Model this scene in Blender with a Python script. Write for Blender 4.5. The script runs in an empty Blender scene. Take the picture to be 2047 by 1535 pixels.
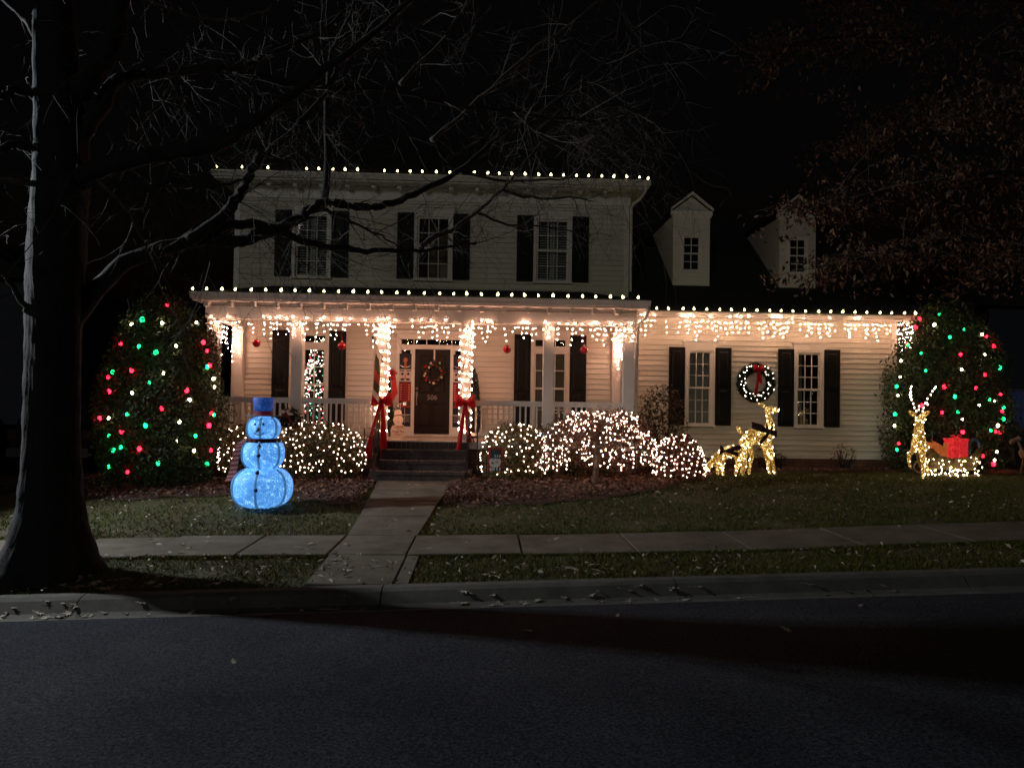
import bpy, bmesh, math, random
import numpy as np
from mathutils import Vector, Matrix

# ------------------------------------------------------------------ scene, camera, light
SC = bpy.context.scene
COL = SC.collection
rnd = random.Random(7)
nrs = np.random.RandomState(11)
R = math.radians

CAMZ = 1.65
YAW, PITCH, ROLL = R(1.9), R(1.25), R(0.89)
fw = Vector((math.sin(YAW)*math.cos(PITCH), math.cos(YAW)*math.cos(PITCH), math.sin(PITCH)))
rt = fw.cross(Vector((0, 0, 1))).normalized()
up = rt.cross(fw)
rt, up = rt*math.cos(ROLL)+up*math.sin(ROLL), up*math.cos(ROLL)-rt*math.sin(ROLL)
cam = bpy.data.cameras.new('camera')
cam.lens = 26.38; cam.sensor_width = 36.0; cam.clip_start = 0.05; cam.clip_end = 2000
camo = bpy.data.objects.new('camera', cam); COL.objects.link(camo)
m = Matrix((rt, up, -fw)).transposed().to_4x4(); m.translation = Vector((0, 0, CAMZ))
camo.matrix_world = m
SC.camera = camo

W = bpy.data.worlds.new('World'); SC.world = W; W.use_nodes = True
wn = W.node_tree
bg = wn.nodes['Background']
sky = wn.nodes.new('ShaderNodeTexSky'); sky.sky_type = 'NISHITA'; sky.sun_disc = False
SUN_EL, SUN_AZ = R(14), R(200)      # faint fill added to lift the facade, from behind the camera, a little left
sky.sun_elevation = R(-3); sky.sun_rotation = SUN_AZ
wn.links.new(sky.outputs[0], bg.inputs[0]); bg.inputs[1].default_value = 0.02
fill_sun = bpy.data.lights.new('fill_sun', 'SUN'); fill_sun.energy = 0.125; fill_sun.angle = R(12); fill_sun.color = (1.0, 1.0, 0.93)
suno = bpy.data.objects.new('fill_sun', fill_sun); COL.objects.link(suno)
sdir = Vector((math.sin(SUN_AZ)*math.cos(SUN_EL), math.cos(SUN_AZ)*math.cos(SUN_EL), math.sin(SUN_EL)))
suno.rotation_euler = sdir.to_track_quat('Z', 'Y').to_euler()

SC.view_settings.view_transform = 'Standard'
SC.view_settings.look = 'None'
SC.view_settings.exposure = 0.0
SC.view_settings.gamma = 1.0
SC.render.engine = 'CYCLES'
cy = SC.cycles
cy.use_denoising = True
try:
    cy.denoiser = 'OPENIMAGEDENOISE'
    cy.denoising_prefilter = 'ACCURATE'
    cy.denoising_input_passes = 'RGB_ALBEDO_NORMAL'
except Exception:
    pass
cy.use_light_tree = True
cy.max_bounces = 6; cy.diffuse_bounces = 3; cy.glossy_bounces = 3; cy.transmission_bounces = 4
cy.transparent_max_bounces = 12
cy.caustics_reflective = False; cy.caustics_refractive = False
cy.sample_clamp_indirect = 2.0
cy.filter_width = 1.6

# ------------------------------------------------------------------ materials
MATS = {}
def nodes(name):
    m = bpy.data.materials.new(name); m.use_nodes = True
    nt = m.node_tree; p = nt.nodes['Principled BSDF']
    MATS[name] = m
    return m, nt, p
def nn(nt, t, **kw):
    n = nt.nodes.new(t)
    for k, v in kw.items(): setattr(n, k, v)
    return n
def ramp(nt, fac, stops):
    r = nn(nt, 'ShaderNodeValToRGB')
    e = r.color_ramp.elements
    while len(e) < len(stops): e.new(0.5)
    for i, (p, c) in enumerate(stops):
        e[i].position = p; e[i].color = (*c, 1)
    nt.links.new(fac, r.inputs[0]); return r.outputs[0]
def noise(nt, scale, detail=4, rough=0.6, stretch=None):
    tc = nn(nt, 'ShaderNodeTexCoord'); t = nn(nt, 'ShaderNodeTexNoise')
    t.inputs['Scale'].default_value = scale; t.inputs['Detail'].default_value = detail
    t.inputs['Roughness'].default_value = rough
    if stretch:
        mp = nn(nt, 'ShaderNodeMapping'); mp.inputs['Scale'].default_value = stretch
        nt.links.new(tc.outputs['Object'], mp.inputs[0]); nt.links.new(mp.outputs[0], t.inputs[0])
    else:
        nt.links.new(tc.outputs['Object'], t.inputs[0])
    return t.outputs[0]
def bump(nt, p, h, strength=0.3, dist=0.01):
    b = nn(nt, 'ShaderNodeBump'); b.inputs['Strength'].default_value = strength; b.inputs['Distance'].default_value = dist
    nt.links.new(h, b.inputs['Height']); nt.links.new(b.outputs[0], p.inputs['Normal'])
def mat(name, col, rough=0.6, var=0.15, scale=8, bmp=0.0, bscale=60, metal=0.0, spec=0.5, stretch=None):
    m, nt, p = nodes(name)
    lo = tuple(c*(1-var) for c in col); hi = tuple(min(1, c*(1+var)) for c in col)
    nt.links.new(ramp(nt, noise(nt, scale, stretch=stretch), [(0.3, lo), (0.7, hi)]), p.inputs['Base Color'])
    p.inputs['Roughness'].default_value = rough; p.inputs['Metallic'].default_value = metal
    p.inputs['Specular IOR Level'].default_value = spec
    if bmp: bump(nt, p, noise(nt, bscale, 5, stretch=stretch), bmp, 0.01)
    return m
def leafmat(name, a, b, c=None, rough=0.45, spec=0.35):
    m, nt, p = nodes(name)
    g = nn(nt, 'ShaderNodeNewGeometry')
    st = [(0.0, a), (1.0, b)] if c is None else [(0.0, a), (0.55, b), (1.0, c)]
    nt.links.new(ramp(nt, g.outputs['Random Per Island'], st), p.inputs['Base Color'])
    p.inputs['Roughness'].default_value = rough
    p.inputs['Specular IOR Level'].default_value = spec
    return m
def glow(name, col, strength):
    m, nt, p = nodes(name)
    p.inputs['Base Color'].default_value = (*[c*0.6 for c in col], 1)
    p.inputs['Roughness'].default_value = 0.2
    p.inputs['Emission Color'].default_value = (*col, 1)
    p.inputs['Emission Strength'].default_value = strength
    return m

m_, nt_, p_ = nodes('siding')
oi_ = nn(nt_, 'ShaderNodeObjectInfo')
mx_ = nn(nt_, 'ShaderNodeMixRGB', blend_type='MULTIPLY'); mx_.inputs[0].default_value = 1.0
nt_.links.new(ramp(nt_, oi_.outputs['Random'], [(0.0, (0.88, 0.88, 0.87)), (1.0, (1, 1, 1))]), mx_.inputs[1])
nt_.links.new(ramp(nt_, noise(nt_, 5, 5, stretch=(0.25, 1, 4)), [(0.3, (0.66, 0.63, 0.545)), (0.7, (0.77, 0.74, 0.65))]), mx_.inputs[2])
nt_.links.new(mx_.outputs[0], p_.inputs['Base Color']); p_.inputs['Roughness'].default_value = 0.55; p_.inputs['Specular IOR Level'].default_value = 0.3
mat('trim', (0.78, 0.76, 0.70), 0.45, 0.05, 4, 0.04, 30)
mat('ceiling', (0.76, 0.74, 0.68), 0.5, 0.04, 4)
mat('shutter', (0.008, 0.009, 0.009), 0.5, 0.3, 6, 0.05, 50, spec=0.15)
mat('doorwood', (0.009, 0.005, 0.004), 0.5, 0.4, 5, 0.1, 30, spec=0.2, stretch=(6, 6, 0.6))
mat('shingle', (0.012, 0.012, 0.011), 0.9, 0.5, 9, 0.6, 70)
mat('darkroom', (0.03, 0.028, 0.025), 0.9, 0.2, 2)  # darkness of the unlit rooms is put into this wall colour
mat('room_warm', (0.30, 0.22, 0.15), 0.9, 0.2, 2)
mat('blind', (0.74, 0.72, 0.65), 0.6, 0.05, 5)
mat('curtain', (0.5, 0.46, 0.38), 0.9, 0.1, 10, stretch=(10, 1, 0.3))
mat('pvc', (0.55, 0.54, 0.50), 0.5, 0.05, 4)
mat('porch_floor', (0.42, 0.36, 0.29), 0.55, 0.25, 5, 0.1, 30, stretch=(1, 6, 1))
mat('iron', (0.008, 0.008, 0.008), 0.45, 0.3, 20, 0.1, 90)
mat('metal', (0.5, 0.48, 0.44), 0.3, 0.1, 9, metal=1.0)
mat('brick', (0.135, 0.060, 0.042), 0.85, 0.45, 4.3, 0.5, 120)
mat('brick_step', (0.075, 0.048, 0.038), 0.85, 0.45, 4.1, 0.5, 120)
mat('mortar', (0.16, 0.14, 0.12), 0.95, 0.2, 14, 0.4, 150)
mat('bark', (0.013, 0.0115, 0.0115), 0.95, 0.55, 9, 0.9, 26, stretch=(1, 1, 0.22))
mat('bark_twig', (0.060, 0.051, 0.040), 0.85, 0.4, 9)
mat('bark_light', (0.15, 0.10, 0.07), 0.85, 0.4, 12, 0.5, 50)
mat('ribbon', (0.50, 0.008, 0.016), 0.5, 0.25, 9, 0.1, 60)
def translucent(name, col, fac):          # thin cloth that lets the lights behind it shine through
    m = MATS[name]; nt = m.node_tree; p = nt.nodes['Principled BSDF']; o = nt.nodes['Material Output']
    t = nn(nt, 'ShaderNodeBsdfTranslucent'); t.inputs[0].default_value = (*col, 1); mx = nn(nt, 'ShaderNodeMixShader'); mx.inputs[0].default_value = fac
    nt.links.new(p.outputs[0], mx.inputs[1]); nt.links.new(t.outputs[0], mx.inputs[2]); nt.links.new(mx.outputs[0], o.inputs[0])
translucent('ribbon', (0.75, 0.012, 0.03), 0.45)
mat('ribbon_dark', (0.030, 0.003, 0.006), 0.75, 0.3, 9, 0.1, 60)
mat('cable', (0.012, 0.018, 0.012), 0.6, 0.2, 9)
mat('white_cable', (0.45, 0.40, 0.34), 0.6, 0.1, 9)
mat('black_plastic', (0.010, 0.010, 0.013), 0.35, 0.2, 9)
mat('ornament', (0.42, 0.008, 0.018), 0.12, 0.1, 4, spec=0.8)
mat('ball_white', (0.75, 0.66, 0.58), 0.25, 0.1, 4)
mat('banner_white', (0.62, 0.52, 0.46), 0.8, 0.05, 5)
mat('banner_navy', (0.012, 0.013, 0.022), 0.8, 0.2, 5)
mat('banner_red', (0.33, 0.020, 0.016), 0.8, 0.15, 5)
mat('banner_orange', (0.55, 0.16, 0.06), 0.8, 0.1, 5)
mat('sign_white', (0.74, 0.62, 0.50), 0.7, 0.1, 4)
mat('sign_ink', (0.16, 0.03, 0.02), 0.7, 0.2, 9)
mat('flag_white', (0.62, 0.58, 0.50), 0.85, 0.06, 5)
mat('flag_green', (0.020, 0.030, 0.016), 0.85, 0.5, 20)
mat('flag_red', (0.36, 0.02, 0.02), 0.85, 0.2, 9)
mat('flag_teal', (0.02, 0.06, 0.05), 0.85, 0.3, 9)
mat('plaid', (0.14, 0.015, 0.018), 0.85, 0.5, 30)
mat('car_paint', (0.006, 0.006, 0.008), 0.18, 0.1, 3)
mat('car_red', (0.035, 0.004, 0.005), 0.2, 0.1, 3)
mat('rubber', (0.01, 0.01, 0.01), 0.8, 0.1, 3)
mat('plate', (0.6, 0.6, 0.55), 0.5, 0.05, 9)
mat('neighbor_wall', (0.035, 0.04, 0.055), 0.8, 0.15, 3)
mat('neighbor_trim', (0.10, 0.11, 0.14), 0.7, 0.1, 3)
mat('wood_log', (0.17, 0.11, 0.07), 0.85, 0.4, 12, 0.4, 50)
leafmat('holly', (0.020, 0.034, 0.014), (0.050, 0.075, 0.030), (0.10, 0.12, 0.05), rough=0.42, spec=0.18)
leafmat('boxwood', (0.045, 0.052, 0.014), (0.11, 0.10, 0.028), (0.22, 0.12, 0.045), rough=0.5)
leafmat('maple_leaf', (0.050, 0.018, 0.012), (0.13, 0.05, 0.028), (0.22, 0.10, 0.05), rough=0.6)
leafmat('nandina', (0.030, 0.026, 0.014), (0.075, 0.050, 0.025), (0.12, 0.07, 0.035), rough=0.6)
leafmat('oak_brown', (0.030, 0.013, 0.007), (0.08, 0.036, 0.018), (0.19, 0.10, 0.055), rough=0.7)
leafmat('litter', (0.05, 0.020, 0.012), (0.16, 0.065, 0.038), (0.36, 0.21, 0.14), rough=0.8)
leafmat('dry_leaf', (0.18, 0.14, 0.10), (0.34, 0.28, 0.21), (0.5, 0.44, 0.36), rough=0.7)
leafmat('grass_blade', (0.034, 0.046, 0.006), (0.070, 0.088, 0.012), (0.16, 0.11, 0.036), rough=0.8, spec=0.08)
leafmat('spruce', (0.006, 0.014, 0.008), (0.018, 0.034, 0.017), rough=0.55)
leafmat('pine_green', (0.006, 0.014, 0.007), (0.03, 0.05, 0.025), rough=0.5)

WARM = (1.0, 0.66, 0.40); SOFT = (1.0, 0.84, 0.56)
glow('bulb_mini', (1.0, 0.49, 0.32), 235)
glow('bulb_wing', (1.0, 0.54, 0.33), 290)
glow('bulb_net', (1.0, 0.62, 0.46), 36)
glow('bulb_gutter', (1.0, 0.84, 0.38), 9)
glow('bulb_white', (1.0, 0.84, 0.50), 30)
glow('bulb_red', (1.0, 0.008, 0.022), 16)
glow('bulb_green', (0.006, 0.55, 0.12), 10)
glow('bulb_deer', (1.0, 0.80, 0.42), 40)
glow('bulb_wreath', (1.0, 0.80, 0.66), 16)
glow('bulb_inside_red', (1.0, 0.10, 0.10), 7)
glow('bulb_inside_green', (0.15, 0.9, 0.55), 5)
mat('lamp_glass', (0.7, 0.7, 0.68), 0.3, 0.05, 4)

def lit_fabric(name, c1, c2, s1, s2, scale, base):
    """Translucent fabric lit from inside: glitter threads over a softer glow."""
    m, nt, p = nodes(name)
    tc = nn(nt, 'ShaderNodeTexCoord')
    v = nn(nt, 'ShaderNodeTexVoronoi'); v.inputs['Scale'].default_value = scale
    n2 = nn(nt, 'ShaderNodeTexNoise'); n2.inputs['Scale'].default_value = scale*0.22; n2.inputs['Detail'].default_value = 3
    nt.links.new(tc.outputs['Object'], v.inputs[0]); nt.links.new(tc.outputs['Object'], n2.inputs[0])
    mx = nn(nt, 'ShaderNodeMath', operation='ADD')
    nt.links.new(v.outputs[0], mx.inputs[0]); nt.links.new(n2.outputs[0], mx.inputs[1])
    col = ramp(nt, mx.outputs[0], [(0.45, c2), (0.72, c1), (1.0, base)])
    st = nn(nt, 'ShaderNodeMapRange'); st.inputs[1].default_value = 0.45; st.inputs[2].default_value = 0.95
    st.inputs[3].default_value = s2; st.inputs[4].default_value = s1
    nt.links.new(mx.outputs[0], st.inputs[0])
    p.inputs['Base Color'].default_value = (*base, 1); p.inputs['Roughness'].default_value = 0.6
    nt.links.new(col, p.inputs['Emission Color']); nt.links.new(st.outputs[0], p.inputs['Emission Strength'])
    return m
lit_fabric('snow_lit', (0.16, 0.48, 0.93), (0.58, 0.92, 1.0), 0.95, 2.4, 62, (0.07, 0.27, 0.72))
lit_fabric('hat_lit', (0.02, 0.08, 0.36), (0.12, 0.34, 0.85), 0.55, 0.9, 40, (0.012, 0.05, 0.24))
lit_fabric('deer_lit', (0.85, 0.60, 0.18), (1.0, 0.90, 0.52), 0.6, 3.6, 30, (0.26, 0.11, 0.012))
lit_fabric('gift_red', (0.75, 0.03, 0.03), (1.0, 0.22, 0.16), 0.8, 1.4, 60, (0.45, 0.01, 0.015))
lit_fabric('gift_orange', (0.55, 0.14, 0.03), (0.85, 0.36, 0.10), 0.6, 1.0, 60, (0.36, 0.08, 0.02))
lit_fabric('sleigh_mesh', (0.30, 0.17, 0.04), (0.8, 0.6, 0.25), 0.06, 0.5, 40, (0.08, 0.04, 0.01))
lit_fabric('band_red', (0.16, 0.008, 0.03), (0.5, 0.05, 0.1), 0.25, 0.6, 60, (0.08, 0.005, 0.02))

def glassmat():
    m, nt, p = nodes('glass')
    nt.nodes.remove(p)
    o = nt.nodes['Material Output']
    t = nn(nt, 'ShaderNodeBsdfTransparent'); t.inputs[0].default_value = (0.86, 0.88, 0.87, 1)
    g = nn(nt, 'ShaderNodeBsdfGlossy'); g.inputs['Roughness'].default_value = 0.02
    f = nn(nt, 'ShaderNodeFresnel'); f.inputs[0].default_value = 1.5
    mx = nn(nt, 'ShaderNodeMixShader')
    nt.links.new(f.outputs[0], mx.inputs[0]); nt.links.new(t.outputs[0], mx.inputs[1]); nt.links.new(g.outputs[0], mx.inputs[2])
    nt.links.new(mx.outputs[0], o.inputs[0])
glassmat()

def concretemat(name, a, b, c):
    m, nt, p = nodes(name)
    n1 = noise(nt, 1.7, 9, 0.75); n2 = noise(nt, 45, 4, 0.8)
    col = ramp(nt, n1, [(0.25, a), (0.5, b), (0.75, c)])
    mx = nn(nt, 'ShaderNodeMixRGB', blend_type='MULTIPLY'); mx.inputs[0].default_value = 0.5
    nt.links.new(col, mx.inputs[1]); nt.links.new(ramp(nt, n2, [(0.3, (0.55, 0.55, 0.55)), (0.7, (1, 1, 1))]), mx.inputs[2])
    nt.links.new(mx.outputs[0], p.inputs['Base Color']); p.inputs['Roughness'].default_value = 0.9; p.inputs['Specular IOR Level'].default_value = 0.1
    bump(nt, p, n2, 0.25, 0.004)
concretemat('concrete', (0.055, 0.046, 0.035), (0.125, 0.110, 0.086), (0.19, 0.172, 0.142))
concretemat('curb_concrete', (0.07, 0.066, 0.06), (0.12, 0.115, 0.10), (0.17, 0.16, 0.145))

def asphaltmat():
    m, nt, p = nodes('asphalt')
    n1 = noise(nt, 0.6, 6, 0.6); n2 = noise(nt, 48, 4, 0.8); n3 = noise(nt, 18, 4)
    c1 = ramp(nt, n1, [(0.28, (0.016, 0.0185, 0.024)), (0.48, (0.026, 0.029, 0.036)), (0.72, (0.037, 0.041, 0.048))])
    c2 = ramp(nt, n2, [(0.36, (0.12, 0.12, 0.12)), (0.5, (1, 1, 1)), (0.66, (2.6, 2.6, 2.6))])
    mx = nn(nt, 'ShaderNodeMixRGB', blend_type='MULTIPLY'); mx.inputs[0].default_value = 0.85
    nt.links.new(c1, mx.inputs[1]); nt.links.new(c2, mx.inputs[2])
    nt.links.new(mx.outputs[0], p.inputs['Base Color'])
    p.inputs['Roughness'].default_value = 0.9; p.inputs['Specular IOR Level'].default_value = 0.04
    ad = nn(nt, 'ShaderNodeMath', operation='ADD'); nt.links.new(n2, ad.inputs[0]); nt.links.new(n3, ad.inputs[1])
    bump(nt, p, ad.outputs[0], 0.5, 0.006)
asphaltmat()

def groundmat(name, a, b, c, sc):
    m, nt, p = nodes(name)
    n1 = noise(nt, sc, 8, 0.7); n2 = noise(nt, 60, 4)
    col = ramp(nt, n1, [(0.3, a), (0.5, b), (0.7, c)])
    mx = nn(nt, 'ShaderNodeMixRGB', blend_type='MULTIPLY'); mx.inputs[0].default_value = 0.6
    nt.links.new(col, mx.inputs[1]); nt.links.new(ramp(nt, n2, [(0.3, (0.4, 0.4, 0.4)), (0.7, (1.2, 1.2, 1.2))]), mx.inputs[2])
    nt.links.new(mx.outputs[0], p.inputs['Base Color']); p.inputs['Roughness'].default_value = 0.95
    bump(nt, p, n2, 0.8, 0.03)
groundmat('lawn', (0.070, 0.046, 0.026), (0.060, 0.056, 0.018), (0.045, 0.062, 0.012), 0.9)
groundmat('mulch', (0.030, 0.014, 0.009), (0.060, 0.028, 0.018), (0.085, 0.042, 0.026), 2.5)

# ------------------------------------------------------------------ builders
class MB:
    def __init__(s): s.v = []; s.f = []
    def add(s, vs, fs):
        o = len(s.v); s.v += [tuple(v) for v in vs]; s.f += [tuple(i+o for i in f) for f in fs]; return s
    def box(s, x0, x1, y0, y1, z0, z1):
        return s.add([(x0,y0,z0),(x1,y0,z0),(x1,y1,z0),(x0,y1,z0),(x0,y0,z1),(x1,y0,z1),(x1,y1,z1),(x0,y1,z1)],
                     [(0,3,2,1),(4,5,6,7),(0,1,5,4),(1,2,6,5),(2,3,7,6),(3,0,4,7)])
    def tube(s, pts, rad, n=8, cap=True):
        pts = [Vector(p) for p in pts]
        if not hasattr(rad, '__len__'): rad = [rad]*len(pts)
        base = len(s.v); ref = Vector((0.31, 0.17, 0.93))
        for i, p in enumerate(pts):
            d = (pts[min(i+1, len(pts)-1)]-pts[max(i-1, 0)])
            d = d.normalized() if d.length > 1e-9 else Vector((0, 0, 1))
            if abs(d.dot(ref)) > 0.97: ref = Vector((0.9, 0.3, 0.1))
            a = d.cross(ref).normalized(); b = d.cross(a)
            for k in range(n):
                t = 2*math.pi*k/n
                s.v.append(tuple(p+(a*math.cos(t)+b*math.sin(t))*rad[i]))
        for i in range(len(pts)-1):
            for k in range(n):
                k2 = (k+1) % n
                s.f.append((base+i*n+k, base+i*n+k2, base+(i+1)*n+k2, base+(i+1)*n+k))
        if cap:
            s.f.append(tuple(base+k for k in range(n))[::-1]); e = base+(len(pts)-1)*n
            s.f.append(tuple(e+k for k in range(n)))
        return s
    def octa(s, p, r, h=None):
        h = h or r; x, y, z = p
        return s.add([(x+r,y,z),(x,y+r,z),(x-r,y,z),(x,y-r,z),(x,y,z+h),(x,y,z-h)],
                     [(0,1,4),(1,2,4),(2,3,4),(3,0,4),(1,0,5),(2,1,5),(3,2,5),(0,3,5)])
    def ball(s, p, r, n=10, k=7, sz=1.0, sy=1.0):
        x, y, z = p; vs = [(x, y, z-r*sz)]; fs = []
        for i in range(1, k):
            a = math.pi*i/k
            for j in range(n):
                b = 2*math.pi*j/n
                vs.append((x+r*math.sin(a)*math.cos(b), y+r*sy*math.sin(a)*math.sin(b), z-r*sz*math.cos(a)))
        vs.append((x, y, z+r*sz))
        for j in range(n):
            fs.append((0, 1+(j+1) % n, 1+j)); q = 1+(k-2)*n
            fs.append((q+j, q+(j+1) % n, len(vs)-1))
            for i in range(k-2):
                fs.append((1+i*n+j, 1+i*n+(j+1) % n, 1+(i+1)*n+(j+1) % n, 1+(i+1)*n+j))
        return s.add(vs, fs)
    def lathe(s, c, prof, n=24, sy=1.0):
        x, y, z = c; vs = []; fs = []
        for (r, h) in prof:
            for j in range(n):
                b = 2*math.pi*j/n; vs.append((x+r*math.cos(b), y+r*sy*math.sin(b), z+h))
        for i in range(len(prof)-1):
            for j in range(n):
                fs.append((i*n+j, i*n+(j+1) % n, (i+1)*n+(j+1) % n, (i+1)*n+j))
        fs.append(tuple(range(n))[::-1]); fs.append(tuple((len(prof)-1)*n+j for j in range(n)))
        return s.add(vs, fs)
    def prism_xz(s, poly, y0, y1):
        n = len(poly)
        vs = [(x, y0, z) for x, z in poly]+[(x, y1, z) for x, z in poly]
        return s.add(vs, [tuple(range(n)), tuple(range(n, 2*n))[::-1]]+[(i, i+n, (i+1) % n+n, (i+1) % n) for i in range(n)])
    def strip(s, left, right, th=0.004):
        """ribbon from two edge polylines, given a little thickness"""
        n = len(left); vs = [Vector(p) for p in left]+[Vector(p) for p in right]
        nrm = (vs[n]-vs[0]).cross(vs[1]-vs[0]).normalized()*th
        o = [tuple(p) for p in vs]+[tuple(p+nrm) for p in vs]
        fs = []
        for i in range(n-1):
            fs.append((i, i+1, n+i+1, n+i)); fs.append((2*n+i, 3*n+i, 3*n+i+1, 2*n+i+1))
            fs.append((i, 2*n+i, 2*n+i+1, i+1)); fs.append((n+i, n+i+1, 3*n+i+1, 3*n+i))
        return s.add(o, fs)
    def mesh(s, name, mt, off=None, smooth=False):
        me = bpy.data.meshes.new(name)
        vs = s.v if off is None else [(v[0]-off[0], v[1]-off[1], v[2]-off[2]) for v in s.v]
        me.from_pydata(vs, [], s.f); me.materials.append(MATS[mt]); me.update()
        if smooth: me.shade_smooth()
        return me

def link(name, me, parent=None, loc=(0, 0, 0)):
    o = bpy.data.objects.new(name, me); COL.objects.link(o); o.location = loc
    if parent is not None: o.parent = parent
    return o
ROOTLOC = {}
def thing(name, label, cat, loc=(0, 0, 0), group=None):
    o = bpy.data.objects.new(name, None); COL.objects.link(o); o.location = loc
    o.empty_display_size = 0.1
    o['label'] = label; o['category'] = cat
    if group: o['group'] = group
    ROOTLOC[o.name] = Vector(loc)
    return o
def rootloc(o):
    while o.parent is not None: o = o.parent
    return ROOTLOC.get(o.name, Vector((0, 0, 0)))
def part(name, mb, mt, parent, smooth=False, kind=None):
    o = link(name, mb.mesh(name, mt, rootloc(parent), smooth), parent)
    if kind: o['kind'] = kind
    return o
def single(name, mb, mt, label, cat, base, group=None, smooth=False, kind=None):
    o = link(name, mb.mesh(name, mt, base, smooth), None, base)
    o['label'] = label; o['category'] = cat
    if group: o['group'] = group
    if kind: o['kind'] = kind
    ROOTLOC[o.name] = Vector(base)
    return o
def structure(name, mb, mt, kind='structure', smooth=False):
    o = link(name, mb.mesh(name, mt, None, smooth)); o['kind'] = kind; return o
def npmesh(name, verts, faces, mt):
    """fast mesh from numpy arrays; faces (n,k)"""
    verts = np.asarray(verts, np.float32); faces = np.asarray(faces, np.int32); n, k = faces.shape
    me = bpy.data.meshes.new(name)
    me.vertices.add(len(verts)); me.vertices.foreach_set('co', verts.ravel())
    me.loops.add(n*k); me.loops.foreach_set('vertex_index', faces.ravel())
    me.polygons.add(n); me.polygons.foreach_set('loop_start', np.arange(n, dtype=np.int32)*k)
    me.update(calc_edges=True); me.materials.append(MATS[mt]); return me
def unit(v): return v/np.maximum(np.linalg.norm(v, axis=-1, keepdims=True), 1e-9)
def leaves(name, pts, nrm, size, mt, aspect=0.5, jitter=0.8, rs=nrs, fold=0.25, droop=0.0):
    """leaf-shaped folded quads (4 verts + midrib fold) around points"""
    pts = np.asarray(pts, float); n = len(pts)
    nrm = unit(np.asarray(nrm, float)+rs.normal(0, jitter, (n, 3)))
    t = rs.normal(0, 1, (n, 3)); t[:, 2] -= droop
    a = unit(t-(t*nrm).sum(1, keepdims=True)*nrm); b = np.cross(nrm, a)
    s = (size*(0.6+0.8*rs.rand(n)))[:, None]
    v0 = pts-a*s*0.5; v2 = pts+a*s*0.5
    v1 = pts-a*s*0.05+b*s*aspect*0.5+nrm*s*fold*0.5; v3 = pts-a*s*0.05-b*s*aspect*0.5+nrm*s*fold*0.5
    V = np.stack([v0, v1, v2, v3], 1).reshape(-1, 3)
    i = np.arange(n)*4
    F = np.concatenate([np.stack([i, i+1, i+2], 1), np.stack([i, i+2, i+3], 1)])
    return npmesh(name, V, F, mt)
def leafpart(name, me, parent, kind='stuff'):
    o = link(name, me, parent)
    rl = rootloc(parent); me.transform(Matrix.Translation(-rl))
    if kind: o['kind'] = kind
    return o
def skin(pts, edges, radii, sub=2):
    me = bpy.data.meshes.new('skin_tmp'); me.from_pydata(pts, edges, [])
    o = bpy.data.objects.new('skin_tmp', me); COL.objects.link(o)
    md = o.modifiers.new('s', 'SKIN'); md.use_smooth_shade = True
    o.modifiers.new('d', 'SUBSURF').levels = sub
    for i, sv in enumerate(me.skin_vertices[0].data):
        r = radii[i]; sv.radius = r if hasattr(r, '__len__') else (r, r)
    me.skin_vertices[0].data[0].use_root = True
    dg = bpy.context.evaluated_depsgraph_get()
    out = bpy.data.meshes.new_from_object(o.evaluated_get(dg))
    bpy.data.objects.remove(o); bpy.data.meshes.remove(me)
    return out
def skinpart(name, me, mt, parent):
    me.materials.clear(); me.materials.append(MATS[mt]); me.shade_smooth()
    me.transform(Matrix.Translation(-rootloc(parent)))
    return link(name, me, parent)
def text_mesh(txt, size, depth=0.004):
    c = bpy.data.curves.new('txt', 'FONT'); c.body = txt; c.size = size; c.extrude = depth
    c.align_x = 'CENTER'; c.align_y = 'CENTER'
    o = bpy.data.objects.new('txt', c); COL.objects.link(o)
    dg = bpy.context.evaluated_depsgraph_get()
    me = bpy.data.meshes.new_from_object(o.evaluated_get(dg))
    bpy.data.objects.remove(o); bpy.data.curves.remove(c)
    me.transform(Matrix.Rotation(math.pi/2, 4, 'X'))       # upright, facing -Y
    return me
def textpart(name, txt, size, pos, mt, parent, sx=1.0):
    me = text_mesh(txt, size); me.materials.clear(); me.materials.append(MATS[mt])
    me.transform(Matrix.Translation(Vector(pos)-rootloc(parent)) @ Matrix.Diagonal((sx, 1, 1, 1)))
    return link(name, me, parent)
# ------------------------------------------------------------------ terrain
def lerp(x, tab):
    xs = [a for a, b in tab]; ys = [b for a, b in tab]
    return np.interp(x, xs, ys)
def zst(x): return -0.40+0.035*np.clip(x, -16, 16)
def zsw(x): return lerp(x, [(-16, -0.62), (-8, -0.42), (-5.3, -0.35), (-4, -0.32), (-1.9, -0.29), (-0.94, -0.28), (0.93, -0.24), (3.07, -0.18), (5.23, -0.09), (7.77, 0.02), (16, 0.38)])
def zho(x): return lerp(x, [(-16, -0.25), (-6, -0.07), (-1.3, 0.0), (5, 0.06), (9, 0.11), (16, 0.3)])
def hgt(x, y):
    x = np.asarray(x, float); y = np.asarray(y, float)
    ct = zst(x)+0.125
    t1 = np.clip((y-7.95)/1.3, 0, 1); a = ct*(1-t1)+zsw(x)*t1
    t2 = np.clip((y-10.65)/4.2, 0, 1); t2 = t2*t2*(3-2*t2)*0.5+t2*0.5
    b = zsw(x)*(1-t2)+zho(x)*t2
    z = np.where(y < 9.3, a, b)
    return np.where(y < 7.9, zst(x)-0.1, z)
def H(x, y): return float(hgt(x, y))

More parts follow.
